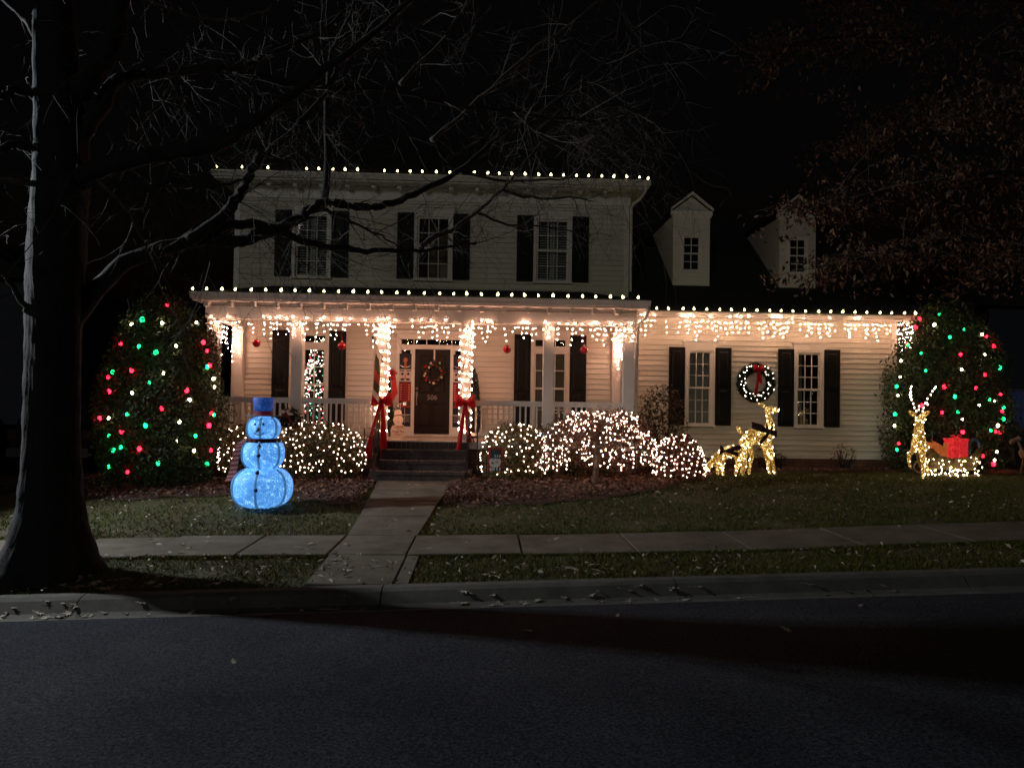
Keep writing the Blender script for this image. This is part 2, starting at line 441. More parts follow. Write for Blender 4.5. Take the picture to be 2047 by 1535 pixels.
def grid(xs, ys, fz):
    X, Y = np.meshgrid(xs, ys); Z = fz(X, Y); nx, ny = len(xs), len(ys)
    V = np.stack([X, Y, Z], -1).reshape(-1, 3)
    i, j = np.meshgrid(np.arange(nx-1), np.arange(ny-1)); q = (j*nx+i).ravel()
    return V, np.stack([q, q+1, q+nx+1, q+nx], 1)
xs = np.concatenate([np.linspace(-300, -16, 12), np.arange(-15, 16, 0.5), np.linspace(17, 300, 12)])
ys = np.concatenate([np.linspace(-120, 7, 16), [7.4, 7.89, 7.9, 7.95], np.arange(8.1, 16.1, 0.25), np.linspace(16.5, 40, 30), np.linspace(50, 400, 12)])
def gz(x, y):
    bumpy = 0.012*np.sin(3.1*x+1.3*y)*np.sin(2.3*y-0.7*x)
    inset = np.where((y > 9.25) & (y < 10.7), -0.03, 0.0)
    inset = np.where((x > -2.3) & (x < -0.5) & (y > 7.9) & (y < 15.2), -0.05, inset)
    return hgt(x, y)+np.where(y > 8, bumpy, 0)+inset-0.012
V, F = grid(xs, ys, gz)
g = link('ground', npmesh('ground', V, F, 'lawn')); g['kind'] = 'structure'

# street: asphalt from the far kerb to beyond the camera, gentle crown
def sz(x, y):
    return zst(x)+0.05*np.clip(1-((y-3.2)/4.3)**2, -0.2, 1)
V, F = grid(np.concatenate([[-200, -60], np.arange(-20, 21, 1.0), [60, 200]]), np.linspace(-1.2, 7.47, 20), sz)
s = link('street', npmesh('street', V, F, 'asphalt')); s['kind'] = 'structure'

# rolled kerb, each cast length a piece
kb = link('kerb', None); kb['kind'] = 'structure'
prof = [(7.44, -0.03), (7.44, 0.004), (7.60, -0.012), (7.68, 0.005), (7.74, 0.06), (7.79, 0.105), (7.86, 0.130), (7.98, 0.133), (7.98, -0.05)]
xj = [-22.4+3.05*k for k in range(15)]
for k in range(len(xj)-1):
    b = MB(); a0, a1 = xj[k]+0.007, xj[k+1]-0.007; sub = np.linspace(a0, a1, 5); n = len(prof)
    vs = [(x, y, float(zst(x))+z) for x in sub for y, z in prof]
    fs = [(i*n+j, (i+1)*n+j, (i+1)*n+(j+1) % n, i*n+(j+1) % n) for i in range(4) for j in range(n)]
    fs += [tuple(range(n))[::-1], tuple(4*n+j for j in range(n))]
    b.add(vs, fs); link('kerb_length', b.mesh('kerb_length', 'curb_concrete', None, False), kb)

def slab(parent, poly, fz, th=0.09, mt='concrete', tilt=0.0, name='slab'):
    """concrete slab with a small rounded shoulder; poly counter-clockwise (x,y)"""
    c = np.mean(np.array(poly), 0); b = MB(); n = len(poly)
    def ring(inset, dz):
        out = []
        for (x, y) in poly:
            d = np.array([x-c[0], y-c[1]]); L = np.linalg.norm(d); q = c+d*(1-inset/L)
            out.append((q[0], q[1], float(fz(q[0], q[1]))+dz+tilt*(y-c[1])))
        return out
    vs = ring(0.0, -th)+ring(0.0, -0.010)+ring(0.016, 0.0)
    fs = []
    for r_ in range(2):
        for i in range(n): fs.append((r_*n+i, r_*n+(i+1) % n, (r_+1)*n+(i+1) % n, (r_+1)*n+i))
    fs.append(tuple(2*n+i for i in range(n)))
    b.add(vs, fs); return link(name, b.mesh(name, mt), parent)
sw = link('sidewalk', None); sw['kind'] = 'structure'
j = [-16, -14.2, -12.4, -10.8, -9.0, -7.7, -6.5, -5.35, -4.21, -3.05, -1.93, -0.96, 0.47, 1.91, 3.35, 4.78, 6.2, 7.65, 9.1, 10.5, 12, 13.5, 15]
for k in range(len(j)-1):
    a, b_ = j[k]+0.009, j[k+1]-0.009; dz = rnd.uniform(-0.006, 0.012)
    if -5 < a < -2: dz += 0.012
    slab(sw, [(a, 9.33), (b_, 9.33), (b_, 10.63), (a, 10.63)], lambda x, y, d=dz: zsw(x)+0.006+d, tilt=rnd.uniform(-0.004, 0.004))
wk = link('walkway', None); wk['kind'] = 'structure'
e = lambda y: lerp(y, [(7.9, -1.88), (10.6, -1.92), (13.8, -2.05), (15.0, -2.16)])
f_ = lambda y: lerp(y, [(7.9, -0.97), (10.6, -0.95), (13.0, -0.80), (13.8, -0.72), (15.0, -0.47)])
for (y0, y1) in ((8.0, 9.31), (10.655, 11.9), (11.915, 13.0), (13.015, 13.95), (13.965, 15.08)):
    slab(wk, [(float(e(y0)), y0), (float(f_(y0)), y0), (float(f_(y1)), y1), (float(e(y1)), y1)], lambda x, y: hgt(-1.4, y)+0.014)
slab(wk, [(-0.945, 8.0), (-0.80, 8.0), (-0.80, 9.31), (-0.945, 9.31)], lambda x, y: hgt(-0.9, y)+0.006, name='edging_slab')

# mulch beds: sheets a little above the lawn, edged by a curve
def bed_edge_r(x): return lerp(x, [(-0.75, 12.9), (-0.2, 12.6), (0.6, 12.75), (1.6, 13.0), (2.6, 13.5), (3.4, 14.2), (4.1, 15.1), (4.8, 16.0), (5.5, 16.9), (7, 17.3), (9.3, 17.2), (12.6, 16.2)])
def bed_edge_l(x): return lerp(x, [(-8.4, 14.2), (-7.2, 13.4), (-6.2, 13.25), (-5.2, 13.5), (-4.2, 13.6), (-3.2, 13.3), (-2.6, 12.9), (-2.0, 12.7)])
def bed(name, x0, x1, edge, far):
    xs = np.arange(x0, x1+0.01, 0.15); V = []; n = 22
    for x in xs:
        y0 = float(edge(x))+0.08*math.sin(5.3*x)+0.05*math.sin(11*x+1)
        for k in range(n):
            y = y0+(far-y0)*k/(n-1)
            V.append((x, y, H(x, y)+0.004+min(1, k/3)*(0.035+0.018*math.sin(9*x+4*y)*math.sin(7*y))))
    F = [(i*n+k, (i+1)*n+k, (i+1)*n+k+1, i*n+k+1) for i in range(len(xs)-1) for k in range(n-1)]
    o = link(name, npmesh(name, V, F, 'mulch')); o['kind'] = 'structure'; return o
bed('mulch_bed', -0.72, 12.8, bed_edge_r, 18.5)
bed('mulch_bed', -8.4, -2.16, bed_edge_l, 17.2)

def in_bed(x, y):
    r_ = (x > -0.72) & (y > bed_edge_r(x)) ; l_ = (x < -2.1) & (x > -8.4) & (y > bed_edge_l(x))
    return r_ | l_
def on_walk(x, y): return (x > e(y)-0.02) & (x < f_(y)+0.02) & (y < 15.2) | ((x > -0.96) & (x < -0.78) & (y < 9.33))

# grass: many thin blades, denser near the camera
def blades(n, x0, x1, y0, y1, hlo, hhi, rs, w=0.006):
    x = rs.uniform(x0, x1, n); y = y0+(y1-y0)*rs.rand(n)**1.15
    patch = np.sin(1.7*x+0.9*y)*np.sin(2.3*y-1.1*x)+0.5*np.sin(5.1*x-2*y)*np.sin(4.2*y+x)+0.4*rs.normal(0, 1, n)
    ok = ~in_bed(x, y) & ~on_walk(x, y) & ~((y > 9.28) & (y < 10.68)) & (patch > -0.75)
    x, y = x[ok], y[ok]; z = hgt(x, y)-0.008; n = len(x)
    a = rs.uniform(0, 2*np.pi, n); h = rs.uniform(hlo, hhi, n); lean = rs.normal(0, 0.7, (n, 2))*h[:, None]
    p = np.stack([x, y, z], 1); d = np.stack([np.cos(a), np.sin(a), 0*a], 1)*w
    t = p+np.concatenate([lean, h[:, None]], 1)
    return np.stack([p-d, p+d, t], 1).reshape(-1, 3)
rs = np.random.RandomState(3)
Vg = np.concatenate([blades(46000, -7.5, 8.5, 7.98, 9.34, 0.02, 0.06, rs, 0.005), blades(120000, -11, 13, 10.6, 17.4, 0.02, 0.055, rs, 0.007),
                     blades(9000, -7.5, 8.5, 9.22, 9.36, 0.02, 0.06, rs, 0.005), blades(9000, -7.5, 8.5, 10.6, 10.74, 0.02, 0.06, rs, 0.005)])
gr = link('lawn_grass', npmesh('lawn_grass', Vg, np.arange(len(Vg)).reshape(-1, 3), 'grass_blade'))
gr['kind'] = 'stuff'; gr['label'] = 'short winter lawn grass around the beds and along the kerb'; gr['category'] = 'grass'

# leaf litter over the beds
n = 26000; x = rs.uniform(-8.3, 9.5, n); y = rs.uniform(12.4, 17.4, n); ok = in_bed(x, y) & ~on_walk(x, y) & ~((x > -2.3) & (x < -0.4) & (y > 14.9))
x, y = x[ok], y[ok]; P = np.stack([x, y, hgt(x, y)+0.05+0.02*rs.rand(len(x))], 1)
o = link('leaf_litter', leaves('leaf_litter', P, np.tile([0, 0, 1.0], (len(P), 1)), 0.075, 'litter', 0.45, 0.55, rs)); o['kind'] = 'stuff'
o['label'] = 'reddish fallen leaves and pine straw covering the beds'; o['category'] = 'leaf litter'
n = 2600; x = rs.uniform(-8, 9, n); y = rs.uniform(10.7, 16.5, n); ok = ~in_bed(x, y) & ~on_walk(x, y)
x2 = rs.uniform(-5.5, 7, 1500); y2 = rs.uniform(8.0, 9.3, 1500)
x = np.concatenate([x[ok][:700], x2[:420]]); y = np.concatenate([y[ok][:700], y2[:420]])
P = np.stack([x, y, hgt(x, y)+0.035], 1)
o = link('scattered_leaves', leaves('scattered_leaves', P, np.tile([0, 0, 1.0], (len(P), 1)), 0.07, 'dry_leaf', 0.4, 0.4, rs)); o['kind'] = 'stuff'
o['label'] = 'pale dry leaves scattered through the lawn grass'; o['category'] = 'leaves'

# larger fallen oak leaves on the hard surfaces, one by one
def oak_leaf_mesh(seed):
    r_ = random.Random(seed); b = MB(); n = 16; rim = []
    for k in range(n):
        t = 2*math.pi*k/n; rr = (1.0 if k % 2 == 0 else 0.45)*(0.85+0.3*r_.random())
        x = math.cos(t)*rr*0.075; y = math.sin(t)*rr*0.042; rim.append((x, y, 0.003+0.012*r_.random()*abs(math.cos(t))+0.007*r_.random()))
    b.add([(0, 0, 0.008)]+rim, [(0, 1+k, 1+(k+1) % n) for k in range(n)])
    b.tube([(-0.07, 0, 0.006), (-0.105, 0.012, 0.004)], 0.002, 4)
    return b.mesh('oak_leaf', 'dry_leaf')
LM = [oak_leaf_mesh(k) for k in range(6)]
def put_leaf(x, y, z, label, group):
    o = link('fallen_oak_leaf', rnd.choice(LM), None, (x, y, z)); s_ = rnd.uniform(0.55, 1.15)
    o.rotation_euler = (rnd.uniform(-.25, .25), rnd.uniform(-.25, .25), rnd.uniform(0, 6.28)); o.scale = (s_, s_, s_)
    o['label'] = label; o['category'] = 'leaf'; o['group'] = group
kz = lambda x, y: float(zst(x))+float(np.interp(y, [p[0] for p in prof[1:8]], [p[1] for p in prof[1:8]]))
cl = [(-4.2, 0.5, 26), (-2.1, .35, 7), (-1.4, .2, 3), (0.3, .25, 9), (1.2, .3, 9), (1.8, .25, 7), (2.7, .4, 4), (4.1, .4, 6), (-3.0, .4, 5)]
for cx, sp, nl in cl:
    for _ in range(nl):
        x = rnd.gauss(cx, sp); y = rnd.uniform(7.5, 7.78); put_leaf(x, y, kz(x, y)+0.006, 'dry curled oak leaf lying in the concrete gutter', 'leaves in the gutter')
for _ in range(16):
    y = rnd.choice([rnd.uniform(8.05, 9.2), rnd.uniform(10.8, 14.6)]); x = rnd.uniform(float(e(y))+.1, float(f_(y))-.1)
    put_leaf(x, y, H(-1.4, y)+0.02, 'dry oak leaf lying on the front walkway slabs', 'leaves on the walkway')
for _ in range(24):
    x = rnd.uniform(-4.5, 7); put_leaf(x, rnd.uniform(9.4, 10.55), float(zsw(x))+0.03, 'dry oak leaf lying on the public sidewalk', 'leaves on the sidewalk')
for x, y in ((-1.95, 6.0), (1.25, 7.0), (3.6, 7.1), (0.4, 6.6), (2.6, 6.4)):
    put_leaf(x, y, float(sz(x, y))+0.005, 'dry leaf lying alone on the dark asphalt', 'leaves on the asphalt')
for _ in range(46):
    x = rnd.uniform(-5.6, -3.3); y = rnd.uniform(7.98, 8.5); put_leaf(x, y, H(x, y)+0.02, 'pale oak leaf on the bare soil under the street tree', 'leaves under the street tree')
for _ in range(26):
    x = rnd.uniform(-3.0, 2.6); y = rnd.uniform(8.0, 8.8)
    if not -1.95 < x < -0.75: put_leaf(x, y, H(x, y)+0.03, 'pale oak leaf lying on the verge grass beside the kerb', 'leaves on the verge')
# ------------------------------------------------------------------ house
F0 = 18.28                        # plane of the front wall
EXP = 0.127
house = thing('house', 'white two storey clapboard house with front porch, black shutters and side wing', 'house', (-1.36, 18.28, 0.0))
HL = ROOTLOC[house.name]
# clapboards, one object per board length
bm_ = MB(); bm_.add([(0,0,0),(1,0,0),(1,-0.030,-0.002),(0,-0.030,-0.002),(0,0,EXP+.02),(1,0,EXP+.02),(1,-0.004,EXP+.02),(0,-0.004,EXP+.02),(0,-0.036,0.008),(1,-0.036,0.008)],
                    [(3,2,1,0),(4,5,6,7),(3,8,9,2)[::-1],(8,9,6,7),(0,3,8,7,4)[::-1],(1,5,6,9,2)[::-1],(0,4,5,1)[::-1]])
BOARD = bm_.mesh('siding_board', 'siding')
def board(x0, x1, z):
    o = link('siding_board', BOARD, house, Vector((x0, F0, z))-HL); o.scale = (x1-x0, 1, 1)
def courses(x0, x1, z0, z1, holes):
    z = z0
    while z < z1-0.02:
        cuts = sorted((a, b) for a, b, c, d in holes if z+EXP > c+0.01 and z < d-0.01)
        x = x0
        for a, b in cuts:
            board(x, a, z); x = b
        board(x, x1, z); z += EXP
WIN_UP = [(-4.77, -3.83, 4.56, 6.16), (-1.83, -0.89, 4.56, 6.16), (1.08, 2.02, 4.56, 6.16)]
WIN_LO = [(-4.77, -3.83, 0.90, 3.24), (1.06, 2.00, 0.90, 3.24)]
WIN_WG = [(4.845, 5.585, 1.12, 3.01), (7.555, 8.295, 1.12, 3.01)]
DOOR = (-2.20, -0.46, 0.76, 3.22)
courses(-6.02, 3.30, 0.80, 3.42, WIN_LO+[DOOR])
courses(-6.02, 3.30, 4.10, 6.46, WIN_UP)
courses(3.44, 10.0, 0.40, 3.70, WIN_WG)
for x0, x1, z0, z1 in ((-6.15, -6.02, 0.76, 3.5), (3.30, 3.44, 0.40, 3.5), (-6.15, -6.02, 4.0, 6.48), (3.30, 3.425, 4.0, 6.48), (10.0, 10.13, 0.36, 3.72)):
    part('corner_board', MB().box(x0, x1, F0-0.044, F0+0.05, z0, z1), 'trim', house)
b = MB(); b.box(-6.17, 3.45, F0-0.056, F0+0.04, 6.46, 6.78); part('frieze_board', b, 'trim', house)
b = MB(); b.box(3.44, 10.15, F0-0.05, F0+0.04, 3.62, 3.74); part('frieze_board', b, 'trim', house)
b = MB(); b.box(3.44, 10.14, F0-0.035, F0+0.03, 0.33, 0.398); part('water_table', b, 'trim', house)
# the shell behind the boards: side and rear walls, floors, dark rooms
b = MB()
b.box(-6.15, -6.05, F0+0.05, 27.0, 0.3, 6.78).box(3.33, 3.43, F0+0.05, 27.0, 3.9, 6.78).box(-6.05, 3.33, 26.9, 27.0, 0.3, 6.78)
b.box(10.03, 10.13, F0+0.05, 26.0, 0.3, 3.74).box(3.44, 10.03, 25.9, 26.0, 0.3, 3.74)
part('side_wall', b, 'siding', house)
b = MB(); b.box(-6.05, 3.32, 21.2, 21.3, 0.6, 6.7).box(3.45, 10.02, 20.2, 20.3, 0.4, 3.7).box(-6.04, 3.32, F0+0.06, 21.2, 3.46, 3.56)
b.box(3.34, 3.42, F0+0.06, 20.2, 0.4, 3.7).box(-2.95, -2.85, F0+0.06, 21.2, 0.7, 3.45).box(0.3, 0.4, F0+0.06, 21.2, 0.7, 3.45)
b.box(-2.95, -2.85, F0+0.06, 21.2, 3.58, 6.7).box(0.2, 0.3, F0+0.06, 21.2, 3.58, 6.7)
part('interior_wall', b, 'darkroom', house)
b = MB(); b.box(-6.04, 3.32, F0+0.06, 21.2, 0.66, 0.74).box(3.45, 10.02, F0+0.06, 20.2, 0.40, 0.46); part('interior_floor', b, 'room_warm', house)

# ---- windows
PANE = MB().add([(0,0,0),(1,0,0),(1,0.006,0),(0,0.006,0),(0,0,1),(1,0,1),(1,0.006,1),(0,0.006,1)], [(0,3,2,1),(4,5,6,7),(0,1,5,4),(1,2,6,5),(2,3,7,6),(3,0,4,7)]).mesh('pane', 'glass')
def pane(parent, x0, x1, y, z0, z1):
    o = link('pane', PANE, parent, Vector((x0, y, z0))-HL); o.scale = (x1-x0, 1, z1-z0)
def sash(parent, x0, x1, z0, z1, cols, rows, y, rail=0.045, name='sash', mt='trim'):
    b = MB(); b.box(x0, x1, y-0.018, y+0.018, z0, z0+rail).box(x0, x1, y-0.018, y+0.018, z1-rail, z1)
    b.box(x0, x0+rail, y-0.018, y+0.018, z0+rail, z1-rail).box(x1-rail, x1, y-0.018, y+0.018, z0+rail, z1-rail)
    part(name, b, mt, parent)
    gx0, gx1, gz0, gz1 = x0+rail, x1-rail, z0+rail, z1-rail; w, h = (gx1-gx0)/cols, (gz1-gz0)/rows; g = MB()
    for i in range(1, cols): g.box(gx0+i*w-0.009, gx0+i*w+0.009, y-0.014, y+0.010, gz0, gz1)
    for k in range(1, rows):
        for i in range(cols): g.box(gx0+i*w+0.0095, gx0+(i+1)*w-0.0095, y-0.013, y+0.009, gz0+k*h-0.009, gz0+k*h+0.009)
    if cols*rows > 1: part('muntin', g, mt, parent)
    for i in range(cols):
        for k in range(rows): pane(parent, gx0+i*w, gx0+(i+1)*w, y+0.011, gz0+k*h, gz0+(k+1)*h)
def window(x0, x1, z0, z1, cols, rows, head=True, transom=None, zmid=None):
    """casing 0.07 wide inside the rough opening, two sashes"""
    cw = 0.075; yf = F0-0.06; b = MB()
    b.box(x0, x0+cw, yf, F0+0.04, z0, z1).box(x1-cw, x1, yf, F0+0.04, z0, z1).box(x0+cw, x1-cw, yf, F0+0.04, z1-cw, z1)
    if transom: b.box(x0+cw, x1-cw, yf+0.004, F0+0.04, transom[0], transom[1])
    w = part('window', b, 'trim', house)
    s_ = MB(); s_.box(x0-0.02, x1+0.02, yf-0.03, F0+0.03, z0-0.045, z0); part('sill', s_, 'trim', w)
    if head:
        h_ = MB(); h_.box(x0-0.03, x1+0.03, yf-0.01, F0+0.02, z1+0.002, z1+0.14).box(x0-0.06, x1+0.06, yf-0.045, F0+0.02, z1+0.142, z1+0.17); part('head_trim', h_, 'trim', w)
    top = transom[0] if transom else z1-cw
    zm = zmid or (z0+top)/2
    if transom: sash(w, x0+cw, x1-cw, transom[1], z1-cw, cols, 1, F0+0.0, 0.03, 'transom_sash')
    sash(w, x0+cw, x1-cw, zm-0.02, top, cols, rows, F0-0.005)
    sash(w, x0+cw, x1-cw, z0, zm+0.02, cols, rows, F0+0.035)
    return w
def shutter(x0, x1, z0, z1, split):
    b = MB(); b.box(x0, x1, F0-0.070, F0-0.030, z0, z1); s_ = part('shutter', b, 'shutter', house)
    for a, c in ((z0+0.09, z0+(z1-z0)*split-0.045), (z0+(z1-z0)*split+0.045, z1-0.09)):
        p = MB(); xa, xb = x0+0.075, x1-0.075; y = F0-0.070
        p.add([(xa,y-0.001,a),(xb,y-0.001,a),(xb,y-0.001,c),(xa,y-0.001,c),(xa+.03,y-0.016,a+.03),(xb-.03,y-0.016,a+.03),(xb-.03,y-0.016,c-.03),(xa+.03,y-0.016,c-.03)],
              [(4,5,6,7),(0,1,5,4),(1,2,6,5),(2,3,7,6),(3,0,4,7)])
        part('raised_panel', p, 'shutter', s_)
def slats(w, x0, x1, z0, z1, step, tilt, y, mt, name):
    b = MB(); z = z0
    while z < z1:
        d, t = 0.022*math.cos(tilt), 0.022*math.sin(tilt)
        b.add([(x0,y-d,z-t),(x1,y-d,z-t),(x1,y+d,z+t),(x0,y+d,z+t),(x0,y-d,z-t+.003),(x1,y-d,z-t+.003),(x1,y+d,z+t+.003),(x0,y+d,z+t+.003)],
              [(0,3,2,1),(4,5,6,7),(0,1,5,4),(2,3,7,6)]); z += step
    return part(name, b, mt, w, kind='stuff')
for i, (x0, x1, z0, z1) in enumerate(WIN_UP):
    w = window(x0, x1, z0, z1, 3, 2)
    shutter(x0-0.41, x0-0.01, z0, z1+0.01, 0.42); shutter(x1+0.01, x1+0.41, z0, z1+0.01, 0.42)
    if i != 1:                     # white interior louvre shutters
        b = MB(); xm = (x0+x1)/2
        for a in (x0+0.07, xm-0.055, xm+0.005, x1-0.12): b.box(a, a+0.05, F0+0.10, F0+0.125, z0+0.02, z1-0.06)
        for zz in (z0+0.02, (z0+z1)/2-0.03, z1-0.14): b.box(x0+0.12, x1-0.12, F0+0.102, F0+0.123, zz, zz+0.06)
        part('louvre_frame', b, 'blind', w)
        slats(w, x0+0.12, xm-0.055, z0+0.1, z1-0.16, 0.062, 0.85, F0+0.112, 'blind', 'louvre_slats')
        slats(w, xm+0.055, x1-0.12, z0+0.1, z1-0.16, 0.062, 0.85, F0+0.112, 'blind', 'louvre_slats')
    else:                          # pale shade behind, something white standing on the sill
        b = MB(); b.box(x0+0.04, x1-0.04, F0+0.5, F0+0.52, z0+0.1, z1); part('interior_curtain', b, 'room_warm', w)
        b = MB(); b.box(x1-0.30, x1-0.09, F0+0.12, F0+0.15, z0, z0+0.42).box(x1-0.28, x1-0.11, F0+0.10, F0+0.118, z0+0.05, z0+0.38); part('lamp_shade', b, 'curtain', w)
for i, (x0, x1, z0, z1) in enumerate(WIN_LO):
    w = window(x0, x1, z0, z1, 3, 3 if False else 2, head=False, transom=(2.84, 2.95), zmid=1.95)
    b = MB(); b.box(x0-0.02, x1+0.02, F0-0.06, F0-0.02, z1+0.002, z1+0.12); part('head_trim', b, 'trim', w)
    shutter(x0-0.41, x0-0.01, 0.95, z1+0.02, 0.40); shutter(x1+0.01, x1+0.41, 0.95, z1+0.02, 0.40)
    if i == 1:
        slats(w, x0+0.08, x1-0.08, z0+0.05, 2.86, 0.042, 1.0, F0+0.11, 'curtain', 'blind_slats')
for i, (x0, x1, z0, z1) in enumerate(WIN_WG):
    w = window(x0, x1, z0, z1, 3, 3)
    shutter(x0-0.40, x0-0.01, z0-0.01, z1+0.01, 0.48); shutter(x1+0.01, x1+0.40, z0-0.01, z1+0.01, 0.48)
    if i == 0:
        slats(w, x0+0.08, x1-0.08, z0+0.05, z1-0.1, 0.05, 1.15, F0+0.09, 'blind', 'blind_slats')
    else:
        b = MB(); n = 14
        for k in range(n):
            xa = x0+0.08+k*0.014; b.box(xa, xa+0.010, F0+0.13+0.012*(k % 2), F0+0.15+0.012*(k % 2), z0+0.03, z1-0.1)
        part('interior_curtain', b, 'curtain', w)

# ---- front door with sidelights and transom
b = MB(); y = F0-0.06
for a, c, z0, z1 in ((-2.20, -2.12, 0.76, 3.22), (-0.54, -0.46, 0.76, 3.22), (-1.84, -1.76, 0.80, 2.86), (-0.90, -0.82, 0.80, 2.86)): b.box(a, c, y, F0+0.05, z0, z1)
b.box(-2.12, -0.54, y+0.003, F0+0.05, 2.86, 2.94).box(-2.12, -0.54, y+0.003, F0+0.05, 3.12, 3.22).box(-2.26, -0.40, y-0.03, F0+0.02, 3.222, 3.30)
for a, c in ((-2.12, -1.84), (-0.82, -0.54)): b.box(a, c, y+0.01, F0+0.05, 0.80, 0.99)
dc = part('door_surround', b, 'trim', house)
b = MB(); b.box(-2.3, -0.36, 17.98, F0+0.04, 0.765, 0.80); part('threshold', b, 'trim', dc)
sash(dc, -2.12, -0.54, 2.94, 3.12, 5, 1, F0-0.01, 0.025, 'transom_sash')
sash(dc, -2.12, -1.84, 0.99, 2.86, 1, 4, F0-0.01, 0.03, 'sidelight_sash'); sash(dc, -0.82, -0.54, 0.99, 2.86, 1, 4, F0-0.01, 0.03, 'sidelight_sash')
b = MB(); b.box(-1.757, -0.903, F0-0.005, F0+0.04, 0.815, 2.855); door = part('front_door', b, 'doorwood', house)
def dpanel(x0, x1, z0, z1, arch=False):
    p = MB(); y = F0-0.0055
    p.add([(x0,y,z0),(x1,y,z0),(x1,y,z1),(x0,y,z1),(x0+.025,y-.016,z0+.025),(x1-.025,y-.016,z0+.025),(x1-.025,y-.016,z1-.025),(x0+.025,y-.016,z1-.025)],
          [(4,5,6,7),(0,1,5,4),(1,2,6,5),(2,3,7,6),(3,0,4,7)]); part('raised_panel', p, 'doorwood', door)
for xa, xb in ((-1.64, -1.36), (-1.30, -1.02)):
    dpanel(xa, xb, 0.98, 1.55); dpanel(xa, xb, 1.80, 2.72)
textpart('house_number', '506', 0.17, (-1.33, F0-0.012, 1.685), 'metal', door)
b = MB(); b.ball((-1.70, F0-0.035, 1.90), 0.034, 10, 6); b.tube([(-1.70, F0-0.01, 1.78), (-1.70, F0-0.06, 1.76), (-1.70, F0-0.065, 1.66), (-1.70, F0-0.055, 1.56), (-1.70, F0-0.01, 1.53)], 0.012, 6)
b.box(-1.725, -1.675, F0-0.012, F0-0.004, 1.72, 1.83); b.ball((-1.70, F0-0.02, 1.52), 0.022, 8, 5); part('door_handle', b, 'metal', door, True)

# ---- porch
PF, PY = 0.76, 16.40              # floor level, post line
PX = [-5.91, -4.11, -2.28, -0.47, 1.33, 3.09]
b = MB(); b.box(-6.08, 3.27, 16.12, F0-0.035, 0.66, PF); part('porch_floor', b, 'porch_floor', house)
b = MB(); b.box(-6.10, 3.29, 16.085, 16.118, 0.60, PF-0.006); part('porch_skirt', b, 'trim', house)
def post(x, y, w=0.115, z1=3.30):
    b = MB(); b.box(x-w, x+w, y-w, y+w, PF, z1).box(x-w-.022, x+w+.022, y-w-.022, y+w+.022, PF, PF+0.16).box(x-w-.02, x+w+.02, y-w-.02, y+w+.02, z1-0.13, z1-0.09)
    return part('porch_post', b, 'trim', house)
for x in PX: post(x, PY)
for x in (-5.93, 3.12): post(x, 18.14, 0.10)
b = MB(); b.box(-6.06, 3.24, 16.26, 16.52, 3.30, 3.585); part('porch_beam', b, 'trim', house)
for xa in (-6.05, 2.98): part('porch_side_beam', MB().box(xa, xa+0.25, 16.52, 18.25, 3.302, 3.585), 'trim', house)
b = MB(); b.box(-5.80, 2.98, 16.52, 18.25, 3.46, 3.50); part('porch_ceiling', b, 'ceiling', house)
b = MB(); b.box(-6.22, 3.44, 15.93, F0-0.03, 3.655, 3.69); part('porch_soffit', b, 'trim', house)
b = MB(); b.box(-6.07, 3.25, 16.235, 16.258, 3.60, 3.652); part('bed_moulding', b, 'trim', house)
k = 0; x = -5.98
while x < 3.25:
    b = MB(); b.box(x-0.045, x+0.045, 16.05, 16.234, 3.545, 3.654); part('bracket', b, 'trim', house); x += 0.487
def gutter(x0, x1, y, z, depth=0.12, h=0.125, name='gutter'):
    pr = [(0, 0), (-depth*0.55, -0.0), (-depth*0.62, 0.03), (-depth*0.8, h*0.55), (-depth, h*0.8), (-depth, h), (-depth+0.012, h), (-depth*0.7, h*0.5), (-depth*0.5, 0.03), (-0.01, 0.03), (-0.01, h), (0, h)]
    b = MB(); n = len(pr); vs = [(xx, y+p, z+q) for xx in (x0, x1) for p, q in pr]
    b.add(vs, [(j_, (j_+1) % n, n+(j_+1) % n, n+j_) for j_ in range(n)]+[tuple(range(n)), tuple(range(n, 2*n))[::-1]])
    return part(name, b, 'trim', house)
gutter(-6.24, 3.46, 15.93, 3.69)
b = MB(); b.box(-6.22, 3.44, 15.932, 15.96, 3.692, 3.81); part('fascia', b, 'trim', house)
b = MB()                         # hipped porch roof
A_ = (-6.24, 15.92, 3.815); B_ = (3.46, 15.92, 3.815); C_ = (2.37, F0-0.028, 4.32); D_ = (-5.15, F0-0.028, 4.32); E_ = (-6.24, F0-0.028, 3.815); G_ = (3.46, F0-0.028, 3.815)
b.add([A_, B_, C_, D_, E_, G_], [(0,1,2,3), (0,3,4), (1,5,2), (0,4,5,1), (2,5,4,3)]); part('porch_roof', b, 'shingle', house)
b = MB()                         # shingle courses: thin stepped strips on the porch roof slope
for k in range(1, 14):
    t = k/14; yk = A_[1]+(D_[1]-A_[1])*t; zk = A_[2]+(D_[2]-A_[2])*t; xl = A_[0]+(D_[0]-A_[0])*t; xr = B_[0]+(C_[0]-B_[0])*t
    xx = xl+0.03
    while xx < xr-0.03:
        wv = min(0.28+0.06*rnd.random(), xr-0.03-xx); 
        if wv > 0.05: b.add([(xx+.004, yk-0.05, zk-0.003),(xx+wv-.004, yk-0.05, zk-0.003),(xx+wv-.004, yk-0.05, zk+0.010),(xx+.004, yk-0.05, zk+0.010),(xx+.004, yk+0.09, zk+0.028),(xx+wv-.004, yk+0.09, zk+0.028)], [(0,1,2,3),(3,2,5,4)])
        xx += wv
part('roof_shingles', b, 'shingle', house, kind='stuff')
gd = np.random.RandomState(8); n_ = 520; Pd = np.stack([gd.uniform(-6.2, 3.4, n_), gd.uniform(15.83, 15.99, n_), 3.822+0.035*gd.rand(n_)], 1)
